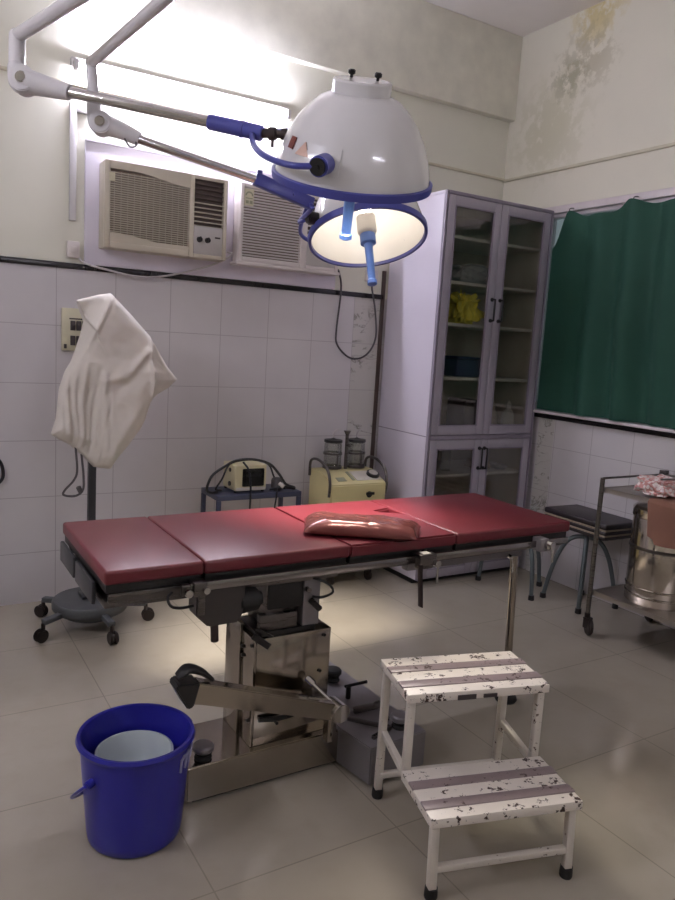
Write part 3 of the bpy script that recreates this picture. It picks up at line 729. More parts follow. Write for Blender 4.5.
MB().box(.515, .80, ty0+.05, ty1-.05, .690, .712, .004).build('leg_section_plate', 'dark_steel', T, O)
b = MB().box(.490, .5025, ty0+.10, ty0+.33, .690, .760, .004).box(.490, .5025, ty0+.36, ty1-.03, .690, .760, .004)
b.build('end_bracket', 'stand_metal', T, O)
# rail clamps and what hangs from them
b = MB().box(.755, .798, ya-.018, ya+.03, .724, .768, .004).box(.72, .75, ya-.01, ya+.012, .728, .762, .004)
cl = b.build('rail_clamp', 'dark_steel', T, O)
MB().cyl((.735, ya-.02, .742), (.735, ya-.035, .742), .012, seg=16, bev=.002).build('bolt', 'chrome', cl, O)
MB().cyl((.79, ya-.02, .745), (.79, ya-.034, .745), .010, seg=16).build('bolt', 'chrome', cl, O)
MB().tube([(.70, ya+.02, .735), (.682, ya+.005, .725), (.69, ya-.005, .702), (.72, ya-.005, .693), (.76, ya, .693)], .0045, 8, 6).build('release_wire', 'black', cl, O)
gb = MB().prism([(.776, .735), (.776, .650), (.815, .612), (.915, .612), (.935, .65), (.935, .735)], 'y', 2.025, 2.10, .004).build('tilt_gearbox', 'gear_grey', T, O)
MB().cyl((.925, 2.06, .668), (.992, 2.055, .672), .042, .036, 20, .005).cyl((.99, 2.055, .672), (1.002, 2.055, .672), .022).build('gear_knob', 'rubber', gb, O)
MB().cyl((.842, 2.045, .62), (.844, 2.04, .555), .0125, seg=16, bev=.002).build('crank_socket', 'dark_brown', gb, O)
MB().box(.778, .80, 2.018, 2.0245, .655, .73, .002).build('gear_plate', 'dark_steel', gb, O)
b = MB().box(1.588, 1.66, ya-.03, ya+.03, .735, .772, .003).box(1.60, 1.66, ya-.012, ya+.02, .712, .736, .003)
cl = b.build('rail_clamp', 'dark_steel', T, O)
MB().box(1.606, 1.64, ya-.022, ya+.008, .772, .7735).build('clamp_label', 'print_white', cl, O)
MB().cyl((1.655, ya-.01, .738), (1.655, ya-.05, .738), .013, seg=16, bev=.002).cyl((1.655, ya-.045, .742), (1.655, ya-.047, .665), .0048, seg=10).build('clamp_lever', 'chrome', cl, O)
MB().tube([(1.602, 2.0, .735), (1.602, 1.998, .70), (1.612, 2.0, .62), (1.616, 2.0, .574)], .014, 10, 5, flat=.28).build('strap', 'dark_brown', T, O)
b = MB().box(2.19, 2.235, ya-.024, ya+.024, .722, .775, .004)
cl = b.build('rail_clamp', 'foot_metal', T, O)
MB().cyl((2.227, ya-.02, .75), (2.229, ya-.055, .75), .018, seg=18, bev=.003).cyl((2.229, ya-.05, .752), (2.233, ya-.052, .685), .0048, seg=10).build('clamp_lever', 'chrome', cl, O)
lr = MB().box(1.66, 2.26, 2.15, 2.19, .655, .69, .004).box(1.66, 1.68, 2.15, 2.19, .69, .72, .002).build('lower_rail', 'foot_metal', T, O)
MB().cyl((2.18, 2.145, .665), (2.18, 2.128, .66), .009).tube([(2.18, 2.13, .66), (2.186, 2.125, .62), (2.178, 2.12, .60)], .004, 8, 4).build('hook', 'chrome', lr, O)
lg = MB().tube([(2.235, 2.17, .70), (2.262, 2.165, .02)], .0165, 18, 0).build('prop_leg', 'steel', T, O)
MB().lathe([(0, .0), (.044, .0), (.048, .008), (.045, .02), (.02, .03), (0, .03)], (2.262, 2.165, 0), 28).build('prop_foot', 'rubber', lg, O)
# pedestal: base beam, cross foot, column
bs = MB().prism([(.775, 2.058), (1.36, 2.058), (1.36, 2.315), (.79, 2.315)], 'z', .012, .132, .004).build('base_beam', 'steel', T, O)
MB().box(.80, 1.36, 2.075, 2.30, .0, .0115).build('base_plinth', 'black', bs, O)
ft = MB().prism([(1.362, 1.885), (1.612, 1.905), (1.592, 2.44), (1.575, 2.72), (1.362, 2.72), (1.362, 2.45), (1.335, 2.42), (1.335, 2.04)], 'z', .01, .145, .004).build('cross_foot', 'foot_metal', T, O)
MB().box(1.38, 1.585, 1.91, 2.70, 0, .0095).build('foot_plinth', 'black', ft, O)
b = MB().box(1.014, 1.298, 2.088, 2.30, .1325, .512, .002)
col = b.build('column_cover', 'steel', T, O)
MB().box(1.004, 1.0135, 2.088, 2.185, .133, .512, .001).box(.998, 1.0135, 2.19, 2.31, .133, .535, .001).build('cover_flap', 'steel', col, O)
for yy, zz in ((2.10, .49), (2.175, .46), (2.17, .43), (2.165, .25), (2.11, .22)): MB().cyl((1.004, yy, zz), (.997, yy, zz), .006, seg=10).build('screw', 'black', col, O)
for xx, zz in ((1.04, .49), (1.27, .49), (1.10, .20), (1.26, .36)): MB().cyl((xx, 2.0885, zz), (xx, 2.083, zz), .006, seg=10).build('screw', 'black', col, O)
MB().box(1.02, 1.24, 2.10, 2.27, .5125, .528, .002).prism([(1.0, .55), (1.02, .55), (1.075, .515), (1.055, .515)], 'y', 2.086, 2.10).build('column_collar', 'black', col, O)
MB().tube([(1.03, 2.082, .23), (1.10, 2.072, .225), (1.18, 2.07, .235), (1.21, 2.08, .25)], .009, 8, 5).build('brake_handle', 'black', col, O)
MB().bar((.992, 2.075, .535), (1.05, 2.072, .49), .012, .022).build('release_lever', 'black', col, O)
ic = MB().box(1.055, 1.125, 2.12, 2.26, .528, .715, .003).build('inner_column', 'dark_steel', T, O)
MB().box(1.125, 1.19, 2.14, 2.25, .5285, .60, .003).box(1.03, 1.17, 2.105, 2.135, .53, .585, .003).build('lift_linkage', 'dark_steel', ic, O)
MB().box(1.19, 1.255, 2.105, 2.26, .526, .715, .003).build('guide_post', 'foot_metal', T, O)
MB().cyl((1.215, 2.10, .62), (1.228, 2.055, .60), .011, seg=14, bev=.002).cyl((1.20, 2.105, .66), (1.20, 2.085, .66), .009, seg=12).build('guide_bolt', 'dark_steel', T, O)
MB().tube([(1.21, 2.11, .70), (1.265, 2.08, .68), (1.285, 2.07, .65), (1.25, 2.08, .632), (1.215, 2.09, .635)], .0045, 8, 6).build('cable_loop', 'black', T, O)
MB().box(.88, 1.32, 2.10, 2.56, .690, .7145, .003).build('top_bracket', 'dark_steel', T, O)
MB().box(1.06, 1.25, 2.11, 2.2, .60, .69, .003).build('slide_block', 'black', T, O)
# pump pedal
pd = MB().prism([(.765, .470), (.748, .405), (.775, .398), (1.255, .236), (1.268, .262), (1.255, .296)], 'y', 1.955, 2.005, .003).build('foot_pedal', 'steel', T, O)
MB().prism([(.765, .474), (.747, .401), (.728, .397), (.690, .468), (.700, .482)], 'y', 1.945, 2.015, .004).build('pedal_end', 'black', pd, O)
MB().tube([(.705, 1.98, .492), (.735, 1.978, .512), (.775, 1.98, .497), (.815, 1.982, .462)], lambda u: .030*(.45+.55*math.sin(PI*min(1, .15+u*.8))), 12, 5, flat=.42).build('pedal_pad', 'rubber', pd, O)
MB().cyl((1.272, 1.945, .262), (1.272, 2.02, .262), .033, seg=28, bev=.003).build('pedal_pivot', 'chrome', pd, O)
MB().box(1.255, 1.29, 2.0, 2.035, .133, .25, .003).build('pivot_bracket', 'steel', pd, O)
MB().cyl((1.205, 2.06, .345), (1.255, 1.99, .290), .0075, seg=12).cyl((1.20, 2.07, .352), (1.215, 2.045, .335), .014, seg=14, bev=.003).build('pedal_link', 'chrome', pd, O)
# levelling feet, levers on the cross foot
def foot_knob(x, y, z, m='steel'):
    f = MB().lathe([(0, z), (.027, z), (.029, z+.006), (.024, z+.014), (.028, z+.020), (.016, z+.026), (0, z+.026)], (x, y, 0), 24).build('levelling_foot', 'rubber', T, O)
    MB().lathe([(0, z+.026), (.029, z+.026), (.035, z+.032), (.035, z+.044), (.030, z+.050), (0, z+.053)], (x, y, 0), 28).build('foot_cap', m, f, O)
foot_knob(.842, 2.098, .132, 'foot_metal'); foot_knob(1.50, 2.38, .145, 'rubber'); foot_knob(1.535, 1.965, .145, 'foot_metal'); foot_knob(.83, 2.27, .132)
MB().cyl((1.478, 2.225, .145), (1.478, 2.225, .195), .010, seg=14, bev=.002).cyl((1.472, 2.24, .188), (1.515, 2.16, .235), .006, seg=10).build('brake_lever', 'black', T, O)
MB().bar((1.435, 2.12, .156), (1.53, 2.10, .165), .024, .02, .004).sphere((1.535, 2.10, .168), .02, (1.2, 1, .7)).build('lock_pedal', 'dark_steel', T, O)
MB().bar((1.39, 2.085, .152), (1.495, 1.965, .152), .014, .014, .002).bar((1.495, 1.965, .152), (1.40, 1.935, .152), .014, .014, .002).build('kick_guard', 'dark_steel', T, O)
MB().sphere((1.52, 2.02, .152), .010).build('indicator_stud', 'chrome', T, O)

# cushion on the table
def quad_pillow(corners, h, z0, seed, n=36):
    c = [V((x, y, 0)) for x, y in corners]
    def f(t):
        def P(u, v): return (c[0]*(1-u)*(1-v)+c[1]*u*(1-v)+c[2]*u*v+c[3]*(1-u)*v)
        A = {}; B = {}
        for i in range(n+1):
            for j in range(n+1):
                u, v = i/n, j/n; e = max(0, 1-abs(2*u-1)**7)**.6*max(0, 1-abs(2*v-1)**4)**.55
                p = P(u, v); w = noise.noise(V((u*5+seed, v*3, 0)))*.008+noise.noise(V((u*14+v*9, v*6+seed, 3)))*.004
                edge = i in (0, n) or j in (0, n)
                A[i, j] = t.verts.new((p.x, p.y, z0+h*.25+(h*.75*e+w*e)))
                B[i, j] = A[i, j] if edge else t.verts.new((p.x, p.y, z0+h*.25*(1-e)))
        for i in range(n):
            for j in range(n):
                t.faces.new((A[i, j], A[i+1, j], A[i+1, j+1], A[i, j+1]))
                q = (B[i, j], B[i, j+1], B[i+1, j+1], B[i+1, j])
                t.faces.new(q)
        bmesh.ops.recalc_face_normals(t, faces=t.faces[:])
    return MB()._add(f)
single(quad_pillow([(1.225, 2.19), (1.555, 1.975), (1.69, 2.125), (1.325, 2.370)], .056, tz+.001, 4), 'cushion', 'pillow', (1.43, 2.15, tz), 'shiny maroon cushion lying on the operating table', 'cushion', ang=80)

# ------------------------------------------------------------------ bucket and pail
O = (.60, 2.025, 0)
bk = thing('bucket', O, 'dark blue plastic bucket on the floor beside the table base', 'bucket')
pr = [(0, .0), (.128, .0), (.136, .008), (.140, .03), (.158, .262), (.160, .300), (.169, .303), (.172, .312), (.168, .322), (.158, .320), (.155, .30), (.150, .262), (.132, .03), (.128, .012), (0, .012)]
MB().lathe(pr, seg=64).build('bucket_body', 'bucket_blue', bk)
aL = math.radians(205)
lug = V((math.cos(aL), math.sin(aL), 0)); aR = aL-PI
b = MB()
for a in (aL, aR):
    d = V((math.cos(a), math.sin(a), 0)); b.cyl(d*.155+V((0, 0, .235)), d*.178+V((0, 0, .230)), .013, seg=16, bev=.002)
b.build('handle_lug', 'bucket_blue', bk)
hp = []
for i in range(17):
    a = aL-PI*i/16; hp.append((.180*math.cos(a), .180*math.sin(a), .232-.16*math.sin(PI*i/16)+.0))
MB().tube(hp, .005, 8, 3).build('bail', 'bucket_blue', bk)
def on_b(a, z, out=.003):
    a -= 15
    r = .140+(.158-.140)*(z-.03)/.232+out; a = math.radians(a); return (r*math.cos(a), r*math.sin(a), z)
b = MB()
for seg in ([(-39, .235), (-39, .275)], [(-39, .272), (-34, .28), (-30, .272), (-30, .237)], [(-30, .272), (-25, .282), (-21, .274), (-21, .24)], [(-16, .25), (-13, .275), (-9, .28)]):
    b.tube([on_b(a, z) for a, z in seg], .004, 6, 4)
b.build('printed_mark', 'print_grey', bk)
pl = MB().lathe([(0, .013), (.085, .013), (.092, .02), (.108, .245), (.114, .248), (.114, .256), (.107, .258), (.103, .25), (.088, .024), (.083, .019), (0, .019)], seg=56)
single(pl.xf(Matrix.Translation((.598, 2.035, 0))), 'pail', 'pail_white', (.598, 2.035, .013), 'white pail standing inside the blue bucket', 'bucket')

# ------------------------------------------------------------------ step stool
S = thing('step_stool', (1.244, 1.407, 0), 'white two-step stool with chipped paint and grey grip strips', 'step stool', rz=math.radians(-15.5))
def tread(y0, y1, z, x0, x1):
    t = MB().box(x0, x1, y0, y1, z-.028, z, .003).build('tread', 'step_paint', S)
    n = y1-y0
    for a, b2 in ((.18, .34), (.58, .74)):
        MB().box(x0-.001, x1+.001, y0+n*a, y0+n*b2, z-.004, z+.0035, .0015).build('grip_strip', 'step_grip', t)
tread(-.03, .205, .245, -.022, .446); tread(.20, .452, .487, -.020, .452)
lw = .012
def leg(x, y, z0, z1, name='leg', foot=True, dx=0, dy=0):
    l = MB().bar((x+dx, y+dy, z0), (x, y, z1), .024, .024, .003).build(name, 'step_leg', S)
    if foot: MB().lathe([(0, 0), (.017, 0), (.019, .005), (.018, .032), (0, .032)], (x+dx, y+dy, 0), 16).build('rubber_foot', 'rubber', l)
leg(.0, -.005, .02, .217, dy=-.012); leg(.425, -.005, .02, .217, dy=-.012)
leg(.0, .435, .02, .459, dy=.01); leg(.432, .435, .02, .459, dy=.01)
for x in (.0, .432): leg(x, .222, .217, .459, 'riser_post', False)
MB().bar((.0, -.012, .085), (.425, -.012, .085), .02, .02, .003).build('front_rung', 'step_leg', S)
MB().bar((.0, .437, .085), (.432, .437, .085), .02, .02, .003).build('back_rung', 'step_leg', S)
for x in (.0, .432): MB().bar((x, .425, .24), (x, .215, .217), .02, .022, .003).build('side_rail', 'step_leg', S)
MB().box(.14, .20, .196, .1995, .460, .475).box(.225, .27, .196, .1995, .462, .473).build('plate_tag', 'dark_box', S)

# ------------------------------------------------------------------ wheeled stand with its cloth
O = (.84, 3.68, 0)
st = thing('equipment_stand', O, 'dark grey wheeled stand with a round base near the left end of the tiled wall', 'stand')
MB().lathe([(0, .055), (.12, .055), (.14, .07), (.175, .09), (.185, .105), (.185, .135), (.178, .145), (.05, .155), (0, .155)], seg=56).build('base', 'base_grey', st)
pp = MB().box(-.018, .018, -.018, .018, .29, 1.40, .003).build('pole', 'stand_metal', st)
MB().box(-.032, .032, -.032, .032, .155, .32, .005).box(-.05, .05, -.05, .05, .1555, .17, .003).build('pole_sleeve', 'stand_metal', pp)
MB().box(-.06, .16, -.02, .02, 1.36, 1.40, .005).build('top_bracket', 'stand_metal', st)
for q in range(5):
    a = math.radians(-9.5+72*q); d = V((math.cos(a), math.sin(a), 0)); p = d*.275
    l = MB().bar(d*.15+V((0, 0, .105)), p+V((0, 0, .095)), .034, .026, .005).build('leg', 'base_grey', st)
    s = V((-d.y, d.x, 0)); wc = p+d*.012
    w = MB().cyl(wc-s*.02+V((0, 0, .032)), wc-s*.006+V((0, 0, .032)), .032, seg=24, bev=.005).cyl(wc+s*.006+V((0, 0, .032)), wc+s*.02+V((0, 0, .032)), .032, seg=24, bev=.005).cyl(wc-s*.007+V((0, 0, .032)), wc+s*.007+V((0, 0, .032)), .02, seg=16)
    w.cyl(p+V((0, 0, .05)), p+V((0, 0, .09)), .010, seg=12).build('caster', 'caster', l)
OC = (.84, 3.68, 0)
MB().tube([(.751, 3.63, .93), (.757, 3.62, .817), (.743, 3.62, .768), (.702, 3.62, .721), (.697, 3.62, .697), (.748, 3.62, .689), (.785, 3.62, .717), (.789, 3.63, .791), (.783, 3.65, .889)], .0055, 8, 8).cyl((.762, 3.618, .735), (.776, 3.618, .705), .012, seg=12, bev=.002).build('power_cord', 'cord_grey', st, OC)

outline = [(.755, 1.622), (.855, 1.655), (.91, 1.667), (.997, 1.584), (1.098, 1.479), (1.134, 1.432), (1.193, 1.331), (1.247, 1.265), (1.206, 1.222), (1.145, 1.184), (1.108, 1.148), (1.082, 1.058), (1.058, 1.008), (1.0, .928), (.945, .86), (.913, .811), (.841, .823), (.779, .889), (.724, .939), (.678, .962), (.642, .989), (.664, 1.059), (.677, 1.201), (.703, 1.286), (.730, 1.333), (.750, 1.39), (.772, 1.461), (.790, 1.54)]
def cloth_cover():
    cx, cz = .925, 1.25
    P = []
    for i in range(len(outline)):
        a = V(outline[i]); b = V(outline[(i+1) % len(outline)])
        for q in range(8): P.append(a+(b-a)*q/8)
    N = len(P); R = 44
    def seg_d(p, a, b):
        a, b = V(a), V(b); ab = b-a; t = max(0, min(1, (p-a).dot(ab)/ab.dot(ab))); q = p-a-ab*t
        return q.length
    def depth(x, z, r):
        p = V((x, z)); base = .125*max(0, 1-r**7)**.5
        xr = .738+(.905-.738)*max(0, min(1, (z-1.33)/(1.66-1.33)))
        d = xr-x; up = max(0, min(1, (z-1.30)/.06))
        if d > 0: base -= up*min(.11, d*1.5)*(1-r**9)
        base += up*.014*math.exp(-(d/.014)**2)*(1-r**12)
        base += .10*(x-.80)*up*(1-r**8)*(x > .80)*-1
        wl = max(0, min(1, (.90-x)/.1))*max(0, min(1, (1.34-z)/.15)); e = 1-r**10
        fan = (x-.70)/(.55+.55*(z-.95))
        base += wl*e*(.008*math.sin(fan*120+3*noise.noise(V((x*6, z*6, 0))))+.007*math.sin(fan*47+2+z*6)-.05)
        base += wl*e*.014*math.exp(-((z-1.0+.3*(x-.70))/.03)**2)
        w = max(0, min(1, (x-1.095)/.02))
        base -= .055*w*(1-r**14)
        base += .018*math.exp(-(seg_d(p, (1.092, 1.475), (1.10, 1.16))/.011)**2)*(1-r**14)
        base += .022*math.exp(-(seg_d(p, (1.16, 1.36), (1.235, 1.262))/.016)**2)*(1-r**16)
        base += .016*math.exp(-(seg_d(p, (1.075, 1.40), (.96, 1.27))/.02)**2)
        base -= .014*math.exp(-(seg_d(p, (1.05, 1.33), (.93, 1.22))/.03)**2)
        base += .010*math.exp(-(seg_d(p, (.93, 1.27), (.85, 1.25))/.02)**2)
        base += .014*math.exp(-(seg_d(p, (.862, 1.28), (.875, .93))/.016)**2)
        base += .012*math.exp(-(seg_d(p, (1.02, 1.12), (.90, .90))/.03)**2)
        base += .009*noise.noise(V((x*8, z*8, 1.)))*(1-r**6)+.004*noise.noise(V((x*24, z*24, 5.)))*(1-r**6)
        return max(base, .004*(1-r))
    def f(t):
        rings = [[], []]
        for sd in (0, 1):
            for k in range(1, R+1):
                r = k/R; ring = []
                for p in P:
                    x = cx+(p.x-cx)*r; z = cz+(p.y-cz)*r
                    if k == R and sd == 1: ring.append(rings[0][R-1][len(ring)]); continue
                    y = 3.655-depth(x, z, r) if sd == 0 else 3.655+.075*(1-r**3)**.5
                    ring.append(t.verts.new((x, y, z)))
                rings[sd].append(ring)
            c = t.verts.new((cx, 3.655-depth(cx, cz, 0) if sd == 0 else 3.73, cz))
            rr = rings[sd]
            for j in range(N): t.faces.new((c, rr[0][j], rr[0][(j+1) % N]))
            for a, b in zip(rr, rr[1:]):
                for j in range(N): t.faces.new((a[j], b[j], b[(j+1) % N], a[(j+1) % N]))
        bmesh.ops.recalc_face_normals(t, faces=t.faces[:])
    return MB()._add(f)
single(cloth_cover(), 'dust_cover', 'cloth', (.84, 3.66, .81), 'off white cloth cover draped over the top of the wheeled stand', 'cloth', ang=75)
cable('cable_loop', [(.40, 4.10, .86), (.434, 4.10, .823), (.472, 4.10, .785), (.486, 4.10, .743), (.485, 4.10, .70), (.461, 4.10, .67), (.40, 4.10, .64)], .009, 'cord_black', 'black cable loop on the tiled wall at the left edge of view')

# ------------------------------------------------------------------ instrument table with monitor
O = (1.80, 3.86, 0)
it = thing('instrument_table', O, 'small blue-grey metal table against the tiled wall behind the operating table', 'table')
x0, x1, y0, y1, z = 1.535, 2.065, 3.745, 4.0, .615
MB().box(x0, x1, y0, y1, z-.03, z, .003).build('tabletop', 'table_blue', it, O)
for xx in (x0+.012, x1-.012):
    for yy in (y0+.012, y1-.012): MB().bar((xx, yy, 0), (xx, yy, z-.03), .024, .024, .002).build('leg', 'table_blue', it, O)
MB().bar((x0+.024, y0+.012, .18), (x1-.024, y0+.012, .18), .016, .02).bar((x0+.024, y1-.012, .18), (x1-.024, y1-.012, .18), .016, .02).build('stretcher', 'table_blue', it, O)
O = (1.74, 3.86, .615)
mo = thing('monitor', O, 'small cream box monitor with a dark screen on the blue-grey table', 'monitor')
MB().box(1.655, 1.852, 3.79, 3.97, .626, .775, .008, 3).build('monitor_case', 'monitor_cream', mo, O)
MB().box(1.70, 1.835, 3.785, 3.792, .652, .755, .006).build('screen', 'screen', mo, O)
MB().box(1.662, 1.845, 3.7825, 3.7895, .6285, .647, .002).build('control_strip', 'print_white', mo, O)
for xx in (1.668, 1.838):
    for yy in (3.81, 3.95): MB().cyl((xx, yy, .6155), (xx, yy, .627), .009, seg=12).build('foot', 'black', mo, O)
MB().cyl((1.6555, 3.86, .74), (1.650, 3.86, .74), .012, seg=14).cyl((1.6555, 3.86, .66), (1.648, 3.86, .66), .014, seg=14).build('port', 'dark_box', mo, O)
cable('lead_cable', [(1.56, 3.82, .622), (1.50, 3.76, .635), (1.46, 3.72, .665), (1.488, 3.72, .737), (1.562, 3.73, .784), (1.638, 3.74, .815), (1.741, 3.74, .817), (1.836, 3.73, .791), (1.896, 3.72, .731), (1.945, 3.725, .67), (2.02, 3.76, .64), (2.04, 3.80, .622)], .0075, 'cord_black', 'thick black lead arching over the cream monitor from end to end')
cable('lead_cable', [(1.69, 3.765, .80), (1.715, 3.735, .75), (1.723, 3.72, .64), (1.722, 3.722, .5), (1.725, 3.725, .36)], .006, 'cord_black', 'black lead hanging down in front of the monitor and table')
cable('lead_cable', [(1.60, 3.86, .622), (1.545, 3.80, .645), (1.58, 3.80, .70), (1.638, 3.84, .773), (1.722, 3.86, .792), (1.823, 3.86, .79), (1.885, 3.83, .763), (1.915, 3.81, .69), (1.974, 3.80, .630), (2.0, 3.83, .623)], .0055, 'cord_black', 'thin black lead lying across the back of the monitor top')
cable('lead_cable', [(1.88, 3.80, .623), (1.93, 3.76, .648), (1.985, 3.765, .64), (2.03, 3.77, .627), (2.0, 3.83, .623), (1.92, 3.84, .623)], .0065, 'cord_black', 'coil of black lead on the right end of the blue-grey table')
cable('lead_cable', [(1.90, 3.742, .64), (1.895, 3.735, .60), (1.885, 3.735, .5), (1.905, 3.735, .4)], .005, 'cord_black', 'short black lead hanging off the table front right of the monitor')
pr_ = thing('probe', (1.925, 3.80, .6155), 'grey-violet rounded probe block beside the cream monitor', 'probe')
MB().box(-.03, .03, -.03, .03, 0, .08, .02, 3).build('probe_body', 'cord_grey', pr_)
MB().cyl((.0, -.03, .05), (.02, -.05, .03), .012, seg=12).build('probe_tip', 'print_white', pr_)

# ------------------------------------------------------------------ suction machine
O = (2.46, 3.86, 0)
su = thing('suction_machine', O, 'pale yellow suction machine with two glass jars beside the cabinet', 'suction machine')
x0, x1, y0, y1 = 2.255, 2.655, 3.72, 4.0
MB().prism([(y0, .09), (y0, .640), (y0+.02, .655), (3.875, .705), (y1, .705), (y1, .09)], 'x', x0, x1, .006).build('body', 'suction_yellow', su, O)
sl = lambda y: .655+(y-y0-.02)*(.05/.135)
def on_slope(xa, xb, ya2, yb2, name, m, th=.003):
    b = MB().sheet(lambda u, v: (xa+(xb-xa)*u, ya2+(yb2-ya2)*v, sl(ya2+(yb2-ya2)*v)+th/2+.0005), 2, 2, th); return b.build(name, m, su, O)
pn = on_slope(2.455, 2.64, 3.75, 3.85, 'control_panel', 'print_white')
on_slope(2.425, 2.445, 3.755, 3.85, 'printed_scale', 'sticker_print'); on_slope(2.32, 2.38, 3.75, 3.79, 'printed_name', 'sticker_print')
gc = V((2.60, 3.80, sl(3.80))); gn = V((0, -.35, .94)).normalized()
g = MB().cyl(gc, gc+gn*.022, .042, seg=32, bev=.003).build('gauge', 'black', su, O)
MB().cyl(gc+gn*.0225, gc+gn*.0245, .030, seg=32).build('gauge_face', 'gauge_face', g, O)
MB().cyl((2.53, y0-.004, .575), (2.53, y0+.004, .575), .02, seg=20).box(2.505, 2.565, y0-.012, y0, .572, .59, .004).build('vent_slot', 'black', su, O)
for xx in (x0+.006, x1-.006):
    MB().tube([(xx+(.012 if xx > 2.4 else -.012), 3.735, .57), (xx+(.014 if xx > 2.4 else -.014), 3.73, .66), (xx+(.014 if xx > 2.4 else -.014), 3.77, .735), (xx+(.014 if xx > 2.4 else -.014), 3.88, .775), (xx+(.014 if xx > 2.4 else -.014), 3.975, .755), (xx+(.014 if xx > 2.4 else -.014), 3.985, .66)], .009, 10, 6).build('carry_handle', 'dark_steel', su, O)
for xx in (2.375, 2.55):
    j = MB().lathe([(0, .7065), (.052, .7065), (.056, .712), (.056, .862), (.050, .874), (.047, .874), (.053, .860), (.053, .716), (.048, .711), (0, .711)], (xx, 3.93, 0), 36).build('collection_jar', 'jar_glass', su, O)
    MB().lathe([(0, .8745), (.056, .8745), (.059, .879), (.057, .892), (.02, .897), (0, .905)], (xx, 3.93, 0), 32).build('jar_lid', 'black', j, O)
    MB().cyl((xx, 3.93, .905), (xx, 3.93, .93), .006, seg=10).tube([(xx, 3.93, .928), (xx+.012, 3.925, .95), (xx+.04, 3.92, .955)], .005, 8, 4).build('jar_spout', 'cord_white', j, O)
    MB().lathe([(.058, .80), (.061, .80), (.061, .812), (.058, .812)], (xx, 3.93, 0), 32, closed=True).lathe([(.058, .712), (.062, .712), (.062, .728), (.058, .728)], (xx, 3.93, 0), 32, closed=True).box(xx-.004, xx+.004, 3.93-.066, 3.93-.060, .712, .812).build('jar_holder', 'dark_steel', j, O)
MB().cyl((2.4625, 3.91, .7055), (2.4625, 3.91, .93), .011, seg=14).cyl((2.4625, 3.91, .925), (2.4625, 3.91, .95), .012, .024, 16).cyl((2.4625, 3.91, .86), (2.4625, 3.88, .86), .012, seg=12).build('jar_post', 'dark_steel', su, O)
for xx in (x0+.06, x1-.06):
    for yy in (y0+.05, y1-.05):
        MB().cyl((xx-.012, yy, .035), (xx+.012, yy, .035), .035, seg=22, bev=.004).box(xx-.02, xx+.02, yy-.018, yy+.018, .075, .0905, .002).box(xx-.019, xx-.0145, yy-.012, yy+.012, .03, .076).box(xx+.0145, xx+.019, yy-.012, yy+.012, .03, .076).build('caster', 'caster', su, O)

# ------------------------------------------------------------------ stools by the cabinet
O = (3.59, 2.92, 0)
s1 = thing('stool', O, 'black seated stool with crossed grey tube legs beside the steel trolley', 'stool')
b = MB(); R3 = Matrix.Translation((3.625, 2.92, 0)) @ Matrix.Rotation(math.radians(-2), 4, 'Z')
b.box(-.150, .140, -.245, .245, .525, .56, .012, 3).xf(R3); b.build('seat', 'stool_vinyl', s1, O)
MB().box(-.147, .137, -.242, .242, .515, .5245, .002).xf(R3).build('seat_board', 'edge_beige', s1, O)
MB().box(-.147, .137, -.24, .24, .492, .5145, .008, 3).xf(R3).build('lower_cushion', 'stool_vinyl', s1, O)
MB().box(-.145, .135, -.236, .236, .482, .4915, .002).xf(R3).build('seat_board', 'edge_beige', s1, O)
MB().box(-.141, .132, -.23, .23, .460, .4815, .006, 3).xf(R3).build('lower_cushion', 'stool_vinyl', s1, O)
def arch(root, o, A, B, h, r, name='leg_arch'):
    A, B = V(A), V(B); pts = []
    for i in range(19):
        t = i/18; s = 2*t-1
        zz = h*(1-abs(s)**2.6); p = A+(B-A)*(.5+.5*math.copysign(abs(s)**.8, s))
        pts.append((p.x, p.y, max(zz, .0)+.012))
    l = MB().tube(pts, r, 12, 2).build(name, 'stool_metal', root, o)
    for q in (A, B): MB().lathe([(0, 0), (.018, 0), (.019, .006), (.017, .03), (0, .03)], (q.x, q.y, 0), 16).build('foot_cap', 'rubber', l, o)
arch(s1, O, (3.455, 3.08, 0), (3.735, 2.76, 0), .405, .0135)
arch(s1, O, (3.442, 2.79, 0), (3.735, 3.02, 0), .436, .0135)
MB().box(-.06, .06, -.06, .06, .448, .4595, .003).xf(Matrix.Translation((3.59, 2.93, 0))).build('leg_plate', 'stool_metal', s1, O)
O = (3.40, 3.29, 0)
s2 = thing('stool', O, 'round grey stool mostly hidden behind the right end of the operating table', 'stool')
MB().lathe([(0, .43), (.13, .43), (.14, .437), (.14, .45), (.13, .458), (0, .46)], (3.37, 3.27, 0), 40).build('seat', 'stool_vinyl', s2, O)
for A, B in (((3.343, 3.07), (3.36, 3.18)), ((3.291, 3.495), (3.335, 3.35)), ((3.60, 3.25), (3.44, 3.275))):
    l = MB().tube([(A[0], A[1], .012), (A[0]+(B[0]-A[0])*.25, A[1]+(B[1]-A[1])*.25, .25), (B[0], B[1], .435)], .0135, 12, 6).build('leg', 'stool_metal', s2, O)
    MB().lathe([(0, 0), (.018, 0), (.019, .006), (.017, .03), (0, .03)], (A[0], A[1], 0), 16).build('foot_cap', 'rubber', l, O)

